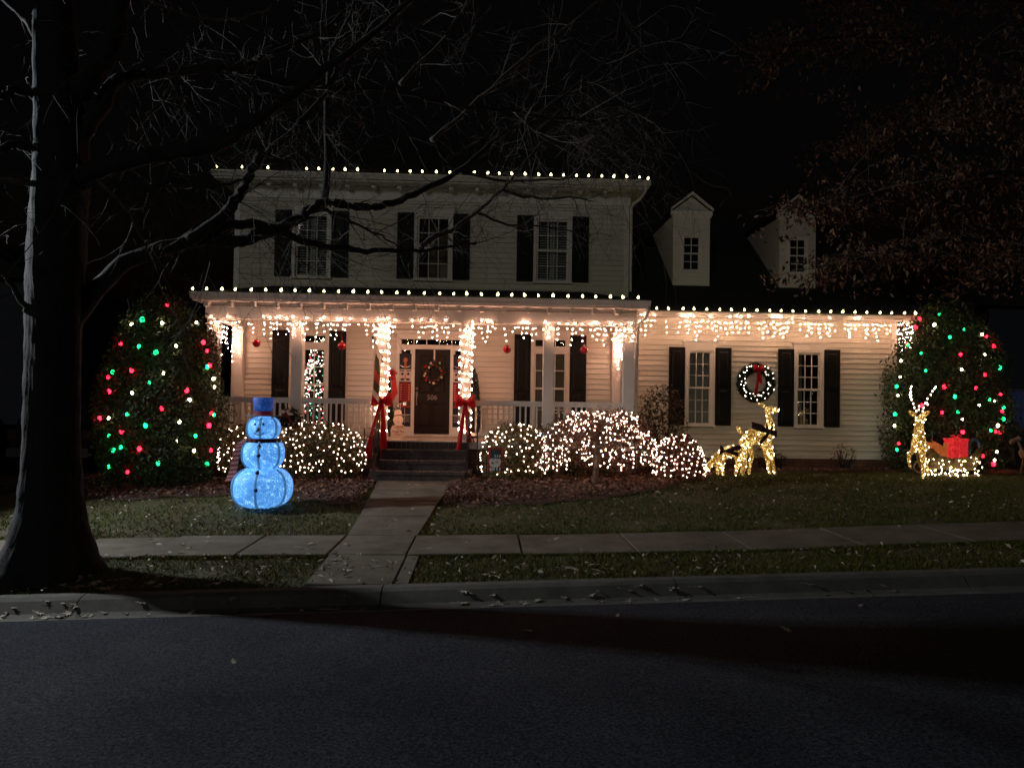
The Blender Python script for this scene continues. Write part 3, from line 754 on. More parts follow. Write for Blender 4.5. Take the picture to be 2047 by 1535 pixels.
leafpart('gutter_debris', leaves('gutter_debris', Pd, np.tile([0, -0.4, 1.0], (n_, 1)), 0.045, 'boxwood', 0.25, 0.7, gd), house)
n_ = 330; Pd = np.stack([gd.uniform(3.7, 10.4, n_), gd.uniform(17.71, 17.86, n_), 3.842+0.03*gd.rand(n_)], 1)
leafpart('gutter_debris', leaves('gutter_debris', Pd, np.tile([0, -0.4, 1.0], (n_, 1)), 0.045, 'boxwood', 0.25, 0.7, gd), house)
# downspout at the right porch corner
b = MB(); b.tube([(3.42, 15.88, 3.70), (3.42, 15.90, 3.58), (3.38, 16.05, 3.46), (3.30, 16.22, 3.36), (3.27, 16.3, 3.25), (3.27, 16.34, 2.2), (3.27, 16.34, 0.2)], 0.036, 8); part('downspout', b, 'pvc', house, True)

# railings
def railing(x0, x1, y):
    b = MB(); b.box(x0, x1, y-0.05, y+0.05, 1.585, 1.635).box(x0, x1, y-0.032, y+0.032, 1.52, 1.583); r_ = part('railing', b, 'trim', house)
    b = MB(); b.box(x0, x1, y-0.03, y+0.03, 0.86, 0.93); part('bottom_rail', b, 'trim', r_)
    n = max(2, round((x1-x0)/0.125)); me = None
    for k in range(1, n):
        xx = x0+(x1-x0)*k/n
        if me is None: me = MB().box(-0.018, 0.018, -0.018, 0.018, 0.93, 1.52).mesh('baluster', 'trim')
        link('baluster', me, r_, (xx-HL.x, y-HL.y, -HL.z))
for a, c in ((0, 1), (1, 2), (3, 4), (4, 5)): railing(PX[a]+0.117, PX[c]-0.117, PY)
def railing_y(x, y0, y1):
    b = MB(); b.box(x-0.05, x+0.05, y0, y1, 1.585, 1.635).box(x-0.032, x+0.032, y0, y1, 1.52, 1.583); r_ = part('railing', b, 'trim', house)
    b = MB(); b.box(x-0.03, x+0.03, y0, y1, 0.86, 0.93); part('bottom_rail', b, 'trim', r_)
    me = MB().box(-0.018, 0.018, -0.018, 0.018, 0.93, 1.52).mesh('baluster', 'trim'); n = 12
    for k in range(1, n): link('baluster', me, r_, (x-HL.x, y0+(y1-y0)*k/n-HL.y, -HL.z))
railing_y(-5.92, 16.52, 18.03); railing_y(3.10, 16.52, 18.03)

# ---- brick: joined little bricks over a mortar core
def bricks(name, x0, x1, y, z0, z1, mt='brick', depth=0.09):
    b = MB(); r_ = random.Random(int(x0*100)); z = z0; row = 0
    while z+0.06 < z1+0.02:
        x = x0-(0.105 if row % 2 else 0)
        while x < x1:
            a, c = max(x, x0), min(x+0.2, x1)
            if c-a > 0.03:
                d = r_.uniform(0, 0.005); b.box(a, c, y-0.012-d, y, z, min(z+0.06, z1))
            x += 0.21
        z += 0.072; row += 1
    p = part(name, b, mt, house, kind='stuff')
    m_ = MB(); m_.box(x0, x1, y-0.004, y+depth, z0-0.1, z1); part('mortar', m_, 'mortar', house)
bricks('foundation_bricks', -6.05, -2.24, 16.16, -0.12, 0.59); bricks('foundation_bricks', -0.38, 3.25, 16.16, -0.05, 0.59)
bricks('foundation_bricks', 3.3, 10.1, F0-0.012, -0.02, 0.325)
steps = part('steps', MB().box(-2.20, -0.42, 15.90, 16.155, -0.15, 0.585), 'mortar', house)
for k, (y0, z1) in enumerate(((15.86, 0.57), (15.52, 0.38), (15.16, 0.19))):
    b = MB(); b.box(-2.20, -0.42, y0+0.01, y0+0.36, -0.2, z1-0.012); part('riser_block', b, 'mortar', steps)
    b = MB(); r_ = random.Random(k); x = -2.20
    while x < -0.44:                # header course: nosing bricks laid across the step
        c = min(x+0.098, -0.42); d = r_.uniform(0, 0.005); b.box(x+0.003, c-0.003, y0-0.02-d, y0+0.18, z1-0.066, z1-d*0.6); b.box(x+0.003, c-0.003, y0+0.188, y0+0.335, z1-0.05, z1-0.002-d*0.6); x += 0.1
    for row in range(2):
        x = -2.20-(0.1 if row else 0)
        while x < -0.42:
            a, c = max(x, -2.20), min(x+0.2, -0.42)
            if c-a > 0.03: b.box(a+.004, c-.004, y0-0.002, y0+0.05, z1-0.195+row*0.064+0.002, z1-0.195+row*0.064+0.056)
            x += 0.21
    part('tread_bricks', b, 'brick_step', steps, kind='stuff')
b = MB(); x = -2.20
while x < -0.44: b.box(x+0.003, x+0.095, 16.05, 16.083, 0.60, 0.735); x += 0.1
for row in range(2):
    x = -2.2-(0.1 if row else 0)
    while x < -0.42:
        a, c = max(x, -2.20), min(x+0.2, -0.42)
        if c-a > 0.03: b.box(a+.004, c-.004, 15.885, 15.93, 0.575+row*0.0, 0.58)
        x += 0.21
part('tread_bricks', b, 'brick_step', steps, kind='stuff')
for xa in (-2.34, -0.415): part('step_cheek', MB().box(xa, xa+0.135, 15.2, 16.08, -0.1, 0.20), 'brick_step', steps)

# ---- upper roof, eaves, wing roof, dormers
b = MB(); b.box(-6.50, 3.72, 17.78, 27.4, 6.78, 6.82); part('eave_soffit', b, 'trim', house)
b = MB(); b.box(-6.48, 3.70, 17.785, 17.81, 6.822, 6.94).box(3.68, 3.71, 17.81, 27.3, 6.822, 6.94).box(-6.49, -6.46, 17.81, 27.3, 6.822, 6.94); part('eave_fascia', b, 'trim', house)
b = MB(); b.box(-6.17, 3.45, F0-0.12, F0-0.058, 6.70, 6.778); part('crown_moulding', b, 'trim', house)
x = -5.9
while x < 3.4:
    b = MB(); b.box(x-0.05, x+0.05, 17.95, F0-0.122, 6.68, 6.778); part('bracket', b, 'trim', house); x += 0.62
gutter(-6.54, 3.74, 17.78, 6.82)
b = MB(); b.box(3.722, 3.83, 17.66, 27.2, 6.82, 6.945); part('gutter', b, 'trim', house)
b = MB(); b.add([(-6.52, 17.76, 6.945), (3.76, 17.76, 6.945), (3.76, 27.4, 6.945), (-6.52, 27.4, 6.945), (-2.2, 22.5, 9.6), (-0.6, 22.5, 9.6)], [(0,1,5,4), (1,2,5), (2,3,4,5), (3,0,4), (0,3,2,1)]); part('main_roof', b, 'shingle', house)
b = MB(); b.tube([(3.74, 17.74, 6.84), (3.73, 17.80, 6.72), (3.64, 18.0, 6.58), (3.50, 18.17, 6.50), (3.465, 18.20, 6.40), (3.465, 18.20, 5.0), (3.465, 18.20, 4.35)], 0.034, 8); part('downspout', b, 'trim', house, True)
b = MB(); b.box(3.44, 10.42, 17.80, 18.24, 3.745, 3.775); part('eave_soffit', b, 'trim', house)
b = MB(); b.box(3.62, 10.40, 17.802, 17.83, 3.777, 3.86); part('eave_fascia', b, 'trim', house)
gutter(3.64, 10.46, 17.80, 3.72, 0.11, 0.12)
PIT = 0.75
b = MB(); rz = lambda y: 3.85+PIT*(y-17.78)
b.add([(3.44, 17.76, rz(17.76)), (10.46, 17.76, rz(17.76)), (10.46, 22.3, rz(22.3)), (3.44, 22.3, rz(22.3)), (10.46, 26.6, 3.85), (3.44, 26.6, 3.85),
       (3.44, 17.76, 3.78), (10.46, 17.76, 3.78), (10.46, 26.6, 3.78), (3.44, 26.6, 3.78)],
      [(0,1,2,3), (3,2,4,5), (0,6,7,1), (1,7,8,4,2), (6,9,8,7), (0,3,5,9,6), (5,4,8,9)]); part('wing_roof', b, 'shingle', house)
b = MB(); b.prism_xz([(10.40, 3.70), (10.50, 3.70), (10.50, 3.84), (10.40, 3.84)], 17.7, 18.4); part('eave_return', b, 'trim', house)
def dormer(xc, w, yf, ze, za):
    x0, x1 = xc-w/2, xc+w/2; zb = rz(yf); yb = 17.78+(ze-3.85)/PIT; b = MB()
    # window opening in the front wall
    wx0, wx1, wz0, wz1 = xc-0.215, xc+0.215, 5.02, 5.88
    for a, c, d, e_ in ((x0, wx0, zb-0.05, ze), (wx1, x1, zb-0.05, ze), (wx0, wx1, zb-0.05, wz0), (wx0, wx1, wz1, ze)): b.box(a, c, yf, yf+0.06, d, e_)
    b.add([(x0, yf+.06, zb), (x0, yb, ze), (x0, yf+.06, ze), (x0+.04, yf+.06, zb), (x0+.04, yb, ze), (x0+.04, yf+.06, ze)], [(0,2,1), (3,4,5), (0,3,5,2), (2,5,4,1)])
    b.add([(x1, yf+.06, zb), (x1, yb, ze), (x1, yf+.06, ze), (x1-.04, yf+.06, zb), (x1-.04, yb, ze), (x1-.04, yf+.06, ze)], [(0,1,2), (3,5,4), (0,2,5,3), (2,1,4,5)])
    d = part('dormer', b, 'siding', house)
    p = MB(); p.prism_xz([(x0-0.02, ze+0.112), (x1+0.02, ze+0.112), (xc, za-0.02)], yf+0.02, yf+0.08); part('pediment', p, 'siding', d)
    c = MB(); c.box(x0-0.055, x1+0.055, yf-0.045, yf+0.10, ze+0.002, ze+0.11); c.box(x0-0.03, x1+0.03, yf-0.02, yf-0.001, ze-0.06, ze); part('cornice', c, 'trim', d)
    r_ = MB(); yr = 17.78+(za-3.85)/PIT
    for sgn in (-1, 1):
        xe = xc+sgn*(w/2+0.09); 
        r_.add([(xe, yf-0.06, ze+0.105), (xc, yf-0.06, za+0.03), (xc, yr, za+0.03), (xe, yb, ze+0.105), (xe, yf-0.06, ze+0.16), (xc, yf-0.06, za+0.085), (xc, yr, za+0.085), (xe, yb, ze+0.16)],
               [(0,1,2,3), (4,7,6,5), (0,4,5,1), (0,3,7,4)])
    part('dormer_roof', r_, 'shingle', d)
    k = MB()
    for sgn in (-1, 1):
        xe = xc+sgn*(w/2+0.075)
        k.add([(xe, yf-0.075, ze+0.108), (xc, yf-0.075, za+0.02), (xc, yf-0.075, za+0.09), (xe, yf-0.075, ze+0.165), (xe, yf+0.0, ze+0.108), (xc, yf+0.0, za+0.02), (xc, yf+0.0, za+0.09), (xe, yf+0.0, ze+0.165)],
              [(0,1,2,3), (4,7,6,5), (0,3,7,4), (0,4,5,1), (3,2,6,7)])
    part('rake_board', k, 'trim', d)
    f2 = MB()
    for a, c_, d0, d1 in ((wx0-.05, wx0, wz0-.05, wz1+.05), (wx1, wx1+.05, wz0-.05, wz1+.05), (wx0, wx1, wz1, wz1+.05), (wx0, wx1, wz0-.05, wz0)): f2.box(a, c_, yf-0.03, yf-0.001, d0, d1)
    part('window_frame', f2, 'trim', d)
    sash(d, wx0, wx1, (wz0+wz1)/2-.015, wz1, 2, 2, yf+0.02, 0.03); sash(d, wx0, wx1, wz0, (wz0+wz1)/2+.015, 2, 2, yf+0.045, 0.03)
    bk = MB(); bk.box(x0+.05, x1-.05, yf+0.45, yf+0.47, zb+0.4, ze); part('interior_backing', bk, 'darkroom', d)
dormer(5.13, 0.94, 18.82, 6.42, 6.92); dormer(7.86, 0.94, 18.82, 6.42, 6.92)
# ------------------------------------------------------------------ street lamp (stands left of the view; it throws the trunk's shadow)
lp = thing('street_lamp', 'tall black street lamp with a lit lantern head left of the tree', 'street lamp', (-11.97, 11.15, -0.5))
part('pole', MB().tube([(-11.97, 11.15, -0.6), (-11.97, 11.15, 0.3), (-11.97, 11.15, 0.35), (-11.97, 11.15, 5.75)], [0.11, 0.10, 0.065, 0.045], 10), 'iron', lp, True)
part('lantern_cap', MB().lathe((-11.97, 11.15, 6.22), [(0.26, 0), (0.24, 0.03), (0.10, 0.16), (0.02, 0.26)], 12), 'iron', lp)
part('lantern_base', MB().lathe((-11.97, 11.15, 5.72), [(0.05, 0), (0.14, 0.06), (0.16, 0.10)], 12), 'iron', lp)
part('lantern_bulb', MB().ball((-11.97, 11.15, 6.0), 0.06, 10, 8), 'lamp_glass', lp)
b = MB()
for k in range(4):
    a = math.pi/4+k*math.pi/2; b.tube([(-11.97+0.15*math.cos(a), 11.15+0.15*math.sin(a), 5.82), (-11.97+0.23*math.cos(a), 11.15+0.23*math.sin(a), 6.22)], 0.008, 5)
part('lantern_bars', b, 'iron', lp)
ld = bpy.data.lights.new('street_lamp_light', 'SPOT'); ld.spot_size = R(86); ld.spot_blend = 0.5; ld.energy = 5600; ld.color = (0.88, 0.95, 1.0); ld.shadow_soft_size = 0.16
lo = bpy.data.objects.new('street_lamp_light', ld); COL.objects.link(lo); lo.parent = lp; lo.location = (0, 0, 6.0); lo.rotation_euler = Vector((11.97, -4.15, -5.6)).to_track_quat('-Z', 'Y').to_euler()   # shielded on the house side

# ------------------------------------------------------------------ light strings
C9 = MB().lathe((0, 0, 0), [(0.014, 0), (0.026, 0.018), (0.025, 0.036), (0.012, 0.060), (0.003, 0.074)], 7).mesh('bulb', 'bulb_gutter')
def gutter_string(label, pts, cable):
    t = thing('string_lights', label, 'string lights', pts[0], 'large bulbs along the gutters')
    L = ROOTLOC[t.name]
    part('cable', MB().tube(cable, 0.006, 5), 'cable', t)
    me = MB().tube([(0, 0, -0.035), (0, 0, 0.004)], 0.014, 6).mesh('socket', 'cable')
    for p in pts:
        o = link('bulb', C9, t, Vector(p)-L); o.rotation_euler = (rnd.uniform(-.45, .2), rnd.uniform(-.5, .5), 0); sc_ = rnd.uniform(.85, 1.12); o.scale = (sc_, sc_, sc_); o.location.x += rnd.gauss(0, .012)
        link('socket', me, o)
    return t
xs_ = [-6.38, -5.83, -5.22, -4.32, -4.03, -3.72, -3.42, -3.12, -2.5, -2.2, -1.9]+[-1.6+0.303*k for k in range(18)]
pts = [(x, 17.66, 6.985) for x in xs_]+[(3.78, y, 6.985) for y in (17.75, 18.35, 18.95, 19.55, 20.2)]
gutter_string('string of warm white bulbs along the second storey eave', pts, [(-6.5, 17.68, 6.955), (3.7, 17.68, 6.955), (3.78, 17.8, 6.955), (3.78, 20.4, 6.955)])
pts = [(-6.18+0.302*k, 15.82, 3.852) for k in range(32)]
gutter_string('string of warm white bulbs along the porch roof gutter', pts, [(-6.2, 15.84, 3.825), (3.4, 15.84, 3.825)])
pts = [(3.72+0.299*k, 17.70, 3.868) for k in range(23)]
gutter_string('string of warm white bulbs along the side wing gutter', pts, [(3.7, 17.72, 3.842), (10.4, 17.72, 3.842)])

MINI_H = 0.021
def mini(b, p, r=0.009): b.octa(p, r, r*1.5)
def bulb_string(name, label, cat, base, pts, wires, bulbmat, cable='white_cable', r=0.0066, group=None, wr=0.0025):
    t = thing(name, label, cat, base, group)
    b = MB()
    for p in pts: mini(b, p, r*rnd.uniform(0.85, 1.15))
    part('mini_bulbs', b, bulbmat, t, kind='stuff')
    c = MB()
    for w in wires: c.tube(w, wr, 3, False)
    if wires: part('cable', c, cable, t)
    return t
def icicles(p0, p1, lens, jit=0.02, step=0.072):
    p0, p1 = Vector(p0), Vector(p1); L = (p1-p0).length; n = int(L/step); pts = []; wires = [[tuple(p0), tuple(p1)]]
    k = 0
    while k < n:
        q = p0+(p1-p0)*((k+0.5+rnd.uniform(-.25, .25))/n); 
        if rnd.random() < 0.13: k += 2; continue
        ln = lens[k % len(lens)]*rnd.uniform(0.8, 1.2); z = 0.0; path = [tuple(q)]
        if rnd.random() < 0.38: pts.append((q.x, q.y, q.z+rnd.uniform(0.0, 0.05)))
        x, y = q.x, q.y
        while z < ln:
            z += rnd.uniform(0.085, 0.135); x += rnd.gauss(0, jit); y += rnd.gauss(0, jit*0.6)
            pts.append((x+rnd.gauss(0, .012), y+rnd.gauss(0, .012), q.z-z)); path.append((x, y, q.z-z))
        if len(path) > 1: wires.append(path)
        k += 1
    return pts, wires
LENS = [0.22, 0.08, 0.34, 0.15, 0.05, 0.26, 0.10, 0.40, 0.18, 0.05]
p_, w_ = icicles((-5.95, 16.22, 3.325), (3.15, 16.22, 3.325), LENS)
bulb_string('icicle_lights', 'curtain of small icicle lights hanging under the porch beam', 'icicle lights', (-5.9, 16.22, 3.3), p_, w_, 'bulb_mini')
p_, w_ = icicles((-5.92, 16.3, 3.30), (-5.92, 18.1, 3.30), [0.5, 0.3, 0.6, 0.4, 0.7], 0.015, 0.07)
bulb_string('icicle_lights', 'icicle lights hanging along the left side of the porch', 'icicle lights', (-5.92, 16.3, 3.3), p_, w_, 'bulb_mini')
p_, w_ = icicles((3.10, 16.6, 3.30), (3.10, 18.1, 3.30), [0.6, 0.4, 0.7, 0.5, 0.3], 0.015, 0.08)
bulb_string('icicle_lights', 'icicle lights hanging along the right side of the porch', 'icicle lights', (3.1, 16.6, 3.3), p_, w_, 'bulb_mini')
p_, w_ = icicles((3.62, 17.71, 3.70), (10.22, 17.71, 3.70), [0.28, 0.12, 0.38, 0.20, 0.08, 0.32, 0.15], 0.02, 0.078)
bulb_string('icicle_lights', 'curtain of small icicle lights hanging under the side wing eave', 'icicle lights', (3.62, 17.86, 3.7), p_, w_, 'bulb_wing')
p_, w_ = icicles((10.26, 17.8, 3.66), (10.26, 18.6, 3.66), [0.5, 0.3, 0.6, 0.45], 0.02, 0.07)
bulb_string('icicle_lights', 'short icicle strand at the far right corner of the side wing', 'icicle lights', (10.26, 17.8, 3.66), p_, w_, 'bulb_mini')
def wrap(px, label):
    pts = []; path = []; turns = 15; n = 125; w = 0.135
    for k in range(n):
        t = k/n; a = t*turns*2*math.pi; z = 3.27-t*(3.27-0.92)
        ca, sa = math.cos(a), math.sin(a); s_ = w/max(abs(ca), abs(sa))
        p = (px+ca*s_, PY+sa*s_, z+rnd.gauss(0, .012)); path.append(p)
        if t < 0.72 or rnd.random() < 0.65: pts.append(p)
    return bulb_string('post_lights', label, 'string lights', (px, PY-0.12, PF), pts, [path], 'bulb_mini', r=0.0088, group='lights wrapped round the entrance posts')
wrap(PX[2], 'white string lights wrapped round the post left of the door'); wrap(PX[3], 'white string lights wrapped round the post right of the door')

# ------------------------------------------------------------------ red bows
def bow(name, label, x, y, z, s, tails, mt='ribbon', group=None, knot=0.035):
    t = thing(name, label, 'bow', (x, y, z), group)
    for sg in (-1, 1):
        n = 14; W_ = 0.10*s
        # a loop: goes out, turns and comes back; width flares outwards
        Lp, Rp = [], []
        for k in range(n):
            a = math.pi*2*k/(n-1); u = (1-math.cos(a))/2; d = math.sin(a)
            cx_ = x+sg*(u**0.8)*0.165*s; cyy = y-0.03-d*0.07*s; wv = W_*(0.28+0.85*math.sin(min(1, u*1.25)*math.pi*0.58)); zz = z+u*0.03*s
            Lp.append((cx_, cyy, zz+wv)); Rp.append((cx_+sg*0.02*s*u, cyy, zz-wv))
        part('loop', MB().strip(Lp, Rp, 0.004), mt, t, True)
    part('knot', MB().ball((x, y-0.045*s, z), knot*s, 8, 6, 1.2), mt, t, True)
    for (x1, w0, w1, z1, yo) in tails:
        n = 9; Lp, Rp = [], []
        for k in range(n):
            u = k/(n-1); cx_ = x+(x1-x)*u**0.8; cyy = y-0.05*s+(yo)*min(1, u*1.4)+0.012*math.sin(u*9+x1); wv = w0+(w1-w0)*u; zz = z-0.02+(z1-z)*u
            Lp.append((cx_-wv/2, cyy, zz)); Rp.append((cx_+wv/2, cyy+0.015*math.sin(u*7), zz-(0.05 if k == n-1 else 0)))
        part('tail', MB().strip(Lp, Rp, 0.003), mt, t, True)
    return t
bow('post_bow', 'big red velvet bow with long tails on the post left of the door', PX[2]+0.03, 16.235, 1.60, 1.25, [(-2.49, 0.07, 0.15, 0.42, -0.20), (-2.14, 0.07, 0.17, 0.36, -0.20)], group='red bows on the entrance posts')
bow('post_bow', 'big red velvet bow with long tails on the post right of the door', PX[3]+0.01, 16.235, 1.59, 1.22, [(-0.60, 0.06, 0.12, 0.40, -0.20), (-0.36, 0.06, 0.12, 0.80, -0.16)], group='red bows on the entrance posts')

# hanging ball ornaments
def hang(x, y, z, label):
    t = thing('hanging_ornament', label, 'ornament', (x, y, z), 'red balls hanging from the porch beam')
    part('ball', MB().ball((x, y, z), 0.088, 16, 12), 'ornament', t, True)
    part('cap', MB().lathe((x, y, z+0.083), [(0.022, 0), (0.022, 0.022), (0.008, 0.03)], 8), 'metal', t)
    part('cord', MB().tube([(x, y, z+0.11), (x, y, 3.32)], 0.0025, 4), 'ornament', t)
hang(-4.99, 16.36, 2.80, 'shiny red ball hanging between the left corner post and the next'); hang(-3.16, 16.36, 2.77, 'shiny red ball hanging over the shutter right of the tree window')
hang(0.42, 16.36, 2.76, 'shiny red ball hanging just right of the lit door posts'); hang(2.11, 16.36, 2.78, 'shiny red ball hanging over the rightmost porch shutter')

# ------------------------------------------------------------------ wreaths
def ring_pts(c, R_, r_, n, rs, front=True):
    a = rs.uniform(0, 2*np.pi, n); b_ = rs.uniform(0, 2*np.pi, n); rr = r_*np.sqrt(rs.uniform(0.25, 1, n))
    rad = R_+rr*np.cos(b_); y = c[1]-rr*np.abs(np.sin(b_))*0.9
    P = np.stack([c[0]+rad*np.cos(a), y, c[2]+rad*np.sin(a)], 1)
    N = np.stack([np.cos(a)*np.cos(b_), -np.abs(np.sin(b_)), np.sin(a)*np.cos(b_)], 1)
    return P, N
def wreath(name, label, c, R_, r_, nl, lm, size):
    t = thing(name, label, 'wreath', (c[0], c[1], c[2]))
    P, N = ring_pts(c, R_, r_, nl, nrs)
    leafpart('foliage', leaves('foliage', P, N, size, lm, 0.28, 0.7), t, None)
    part('wire_ring', MB().tube([(c[0]+R_*math.cos(a), c[1]-0.01, c[2]+R_*math.sin(a)) for a in np.linspace(0, 2*math.pi, 25)], r_*0.35, 6, False), 'pine_green', t)
    return t
c = (6.59, F0-0.07, 2.18)
t = wreath('wall_wreath', 'large evergreen wreath with white lights and red bow between the wing windows', c, 0.365, 0.105, 1900, 'pine_green', 0.13)
b = MB(); 
for k in range(52):
    a = 2*math.pi*k/52+rnd.gauss(0, .06); rr = 0.365+rnd.uniform(-.09, .09); mini(b, (c[0]+rr*math.cos(a), c[1]-0.10+rnd.uniform(-.02, .03), c[2]+rr*math.sin(a)), 0.0095)
part('mini_bulbs', b, 'bulb_wreath', t, kind='stuff')
bow('wreath_bow', 'red ribbon bow hanging at the top of the lit wall wreath', c[0]+0.02, c[1]-0.12, c[2]+0.34, 0.72, [(c[0]-0.03, 0.05, 0.08, c[2]-0.22, 0.02), (c[0]+0.08, 0.05, 0.08, c[2]+0.02, 0.02)])
c = (-1.29, F0-0.06, 2.28)
t = wreath('door_wreath', 'evergreen wreath with red and white balls on the front door', c, 0.225, 0.085, 900, 'pine_green', 0.08)
for k in range(26):
    a = 2*math.pi*k/26+rnd.gauss(0, .1); rr = 0.225+rnd.uniform(-.06, .06); r_ = rnd.uniform(0.018, 0.036)
    part('red_ball' if k % 5 < 3 else 'white_ball', MB().ball((c[0]+rr*math.cos(a), c[1]-0.07, c[2]+rr*math.sin(a)), r_, 8, 6), 'ornament' if k % 5 < 3 else 'ball_white', t, True)
part('hanger', MB().box(c[0]-0.018, c[0]+0.018, F0-0.024, F0-0.020, 2.46, 2.85), 'ball_white', t)

# ------------------------------------------------------------------ nutcracker banners over the sidelights
def disc(b, x, y, z, r, n=14, rz_=None):
    rz_ = rz_ or r; b.prism_xz([(x+r*math.cos(2*math.pi*k/n), z+rz_*math.sin(2*math.pi*k/n)) for k in range(n)], y, y+0.002); return b
def rect(b, x0, x1, z0, z1, y): b.box(x0, x1, y, y+0.002, z0, z1); return b
def banner(x0, x1, label):
    y = F0-0.085; w = x1-x0; xc = (x0+x1)/2; z0, z1 = 0.98, 2.74
    t = thing('door_banner', label, 'banner', (xc, y, z0), 'soldier banners beside the front door')
    part('cloth', MB().box(x0, x1, y+0.0035, y+0.007, z0, z1), 'banner_navy', t)
    part('face', rect(MB(), x0, x1, 2.06, 2.36, y+0.001), 'banner_white', t)
    b = disc(MB(), xc, y, 2.58, 0.05, 12, 0.06); disc(b, xc, y, 2.43, 0.035, 10, 0.045); b.box(xc-0.026, xc+0.026, y, y+0.002, 2.44, 2.56); part('plume', b, 'banner_orange', t)
    b = MB()
    for k in range(8):
        u = -1+2*k/8; u2 = -1+2*(k+1)/8
        b.add([(xc+u*w*.46, y, 2.40+0.06*u*u), (xc+u2*w*.46, y, 2.40+0.06*u2*u2), (xc+u2*w*.46, y, 2.412+0.06*u2*u2), (xc+u*w*.46, y, 2.412+0.06*u*u)], [(0,1,2,3)])
    part('hat_braid', b, 'metal', t)
    for sg in (-1, 1):
        part('eye', disc(MB(), xc+sg*w*0.24, y-0.001, 2.25, 0.034), 'banner_navy', t); part('eyebrow', MB().box(xc+sg*w*0.27-0.055, xc+sg*w*0.27+0.055, y-0.001, y+0.0005, 2.315, 2.338), 'banner_navy', t)
        part('moustache', MB().prism_xz([(xc+sg*0.008, 2.135), (xc+sg*0.07, 2.145), (xc+sg*0.125, 2.12), (xc+sg*0.09, 2.09), (xc+sg*0.03, 2.095)], y-0.001, y+0.0005), 'banner_navy', t)
    b = MB()
    for sg in (-1, 1): disc(b, xc+sg*w*0.24-0.012, y-0.0025, 2.262, 0.009, 8)
    part('eye_glint', b, 'banner_white', t)
    b = MB(); b.prism_xz([(xc-0.018, 2.14), (xc+0.018, 2.14), (xc+0.006, 2.26), (xc-0.006, 2.26)], y-0.0022, y-0.0011); part('nose', b, 'banner_orange', t)
    part('jacket', rect(MB(), x0, x1, 1.58, 2.03, y+0.001), 'banner_red', t)
    b = MB()
    for k in range(6):
        z = 1.66+k*0.06; b.box(xc-0.075, xc+0.075, y-0.001, y+0.0005, z-0.006, z+0.006)
    part('braid', b, 'banner_navy', t)
    b = MB()
    for k in range(7):
        for sg in (-1, 1): disc(b, xc+sg*w*0.33, y-0.001, 1.64+k*0.057, 0.013, 8)
    part('buttons', b, 'banner_white', t)
    b = rect(MB(), x0, x1, 1.50, 1.56, y+0.0005); part('belt', b, 'black_plastic', t)
    b = MB(); b.box(xc-0.04, xc+0.04, y-0.001, y+0.0003, 1.49, 1.57); part('buckle', b, 'metal', t)
    b = rect(MB(), x0, x1, 1.44, 1.48, y+0.001); part('jacket_hem', b, 'banner_red', t)
    b = MB(); b.box(xc-0.006, xc+0.006, y, y+0.0015, 1.06, 1.42); b.box(x0+0.005, x1-0.005, y, y+0.0015, 1.255, 1.275)
    for k in range(4):
        for sg in (-1, 1):
            z = 1.09+k*0.04; b.add([(xc+sg*0.01, y, z+0.02), (xc+sg*w*.42, y, z), (xc+sg*w*.42, y, z+0.007), (xc+sg*0.01, y, z+0.027)], [(0,1,2,3) if sg > 0 else (0,3,2,1)])
    part('boot_lacing', b, 'banner_white', t)
banner(-2.125, -1.835, 'toy soldier banner on the sidelight left of the door'); banner(-0.825, -0.535, 'toy soldier banner on the sidelight right of the door')

# ------------------------------------------------------------------ porch decorations
def cone_tree(x, y, z0, r_, h, n, lm, label, size=0.07, name='porch_spruce', base_r=0.14, cat='potted tree'):
    t = thing(name, label, cat, (x, y, z0), None)
    part('pot', MB().lathe((x, y, z0), [(base_r*.75, 0), (base_r, 0.22), (base_r*1.08, 0.24), (base_r*.9, 0.25)], 14), 'black_plastic', t)
    part('stem', MB().tube([(x, y, z0+0.2), (x, y, z0+h)], [0.02, 0.006], 6), 'bark', t)
    u = nrs.rand(n)**0.7; a = nrs.uniform(0, 2*np.pi, n); z = z0+0.22+(h-0.22)*(1-u); rr = r_*(0.25+0.75*u)*np.sqrt(nrs.uniform(0.35, 1, n))*(1-0.0*u); rr = np.where(u < 0.12, rr*u/0.12, rr)
    P = np.stack([x+rr*np.cos(a), y+rr*np.sin(a), z], 1); N = np.stack([np.cos(a), np.sin(a), 0.4+0*a], 1)
    leafpart('foliage', leaves('foliage', P, N, size, lm, 0.22, 0.5), t, None)
    return t
cone_tree(-2.36, 17.75, PF, 0.22, 1.5, 2600, 'spruce', 'dark potted spruce left of the front door with a red bow')
cone_tree(-0.30, 17.6, PF, 0.22, 1.62, 2600, 'spruce', 'dark potted spruce right of the front door')
t = thing('mesh_bow', 'bushy red mesh bow on top of the left potted spruce', 'bow', (-2.20, 17.5, 2.2))
for k in range(16):
    a = 2*math.pi*k/16; cx_, cz_ = -2.20+0.09*math.cos(a)*rnd.uniform(.5, 1), 2.22+0.10*math.sin(a)*rnd.uniform(.5, 1)
    part('loop', MB().tube([(-2.20, 17.52, 2.2), (cx_-0.02, 17.45, cz_), (cx_*1.0+0.04*math.cos(a), 17.42, cz_+0.04*math.sin(a)), (cx_+0.02, 17.47, cz_), (-2.20, 17.52, 2.2)], 0.013, 5), 'flag_red', t, True)
for k in range(4):
    part('tail', MB().strip([(-2.23+k*0.025, 17.45, 2.15), (-2.20+k*0.025, 17.44, 1.9), (-2.20+k*0.03, 17.46, 1.62+0.05*k)], [(-2.19+k*0.025, 17.46, 2.15), (-2.155+k*0.025, 17.45, 1.9), (-2.15+k*0.03, 17.47, 1.60+0.05*k)]), 'flag_red', t)

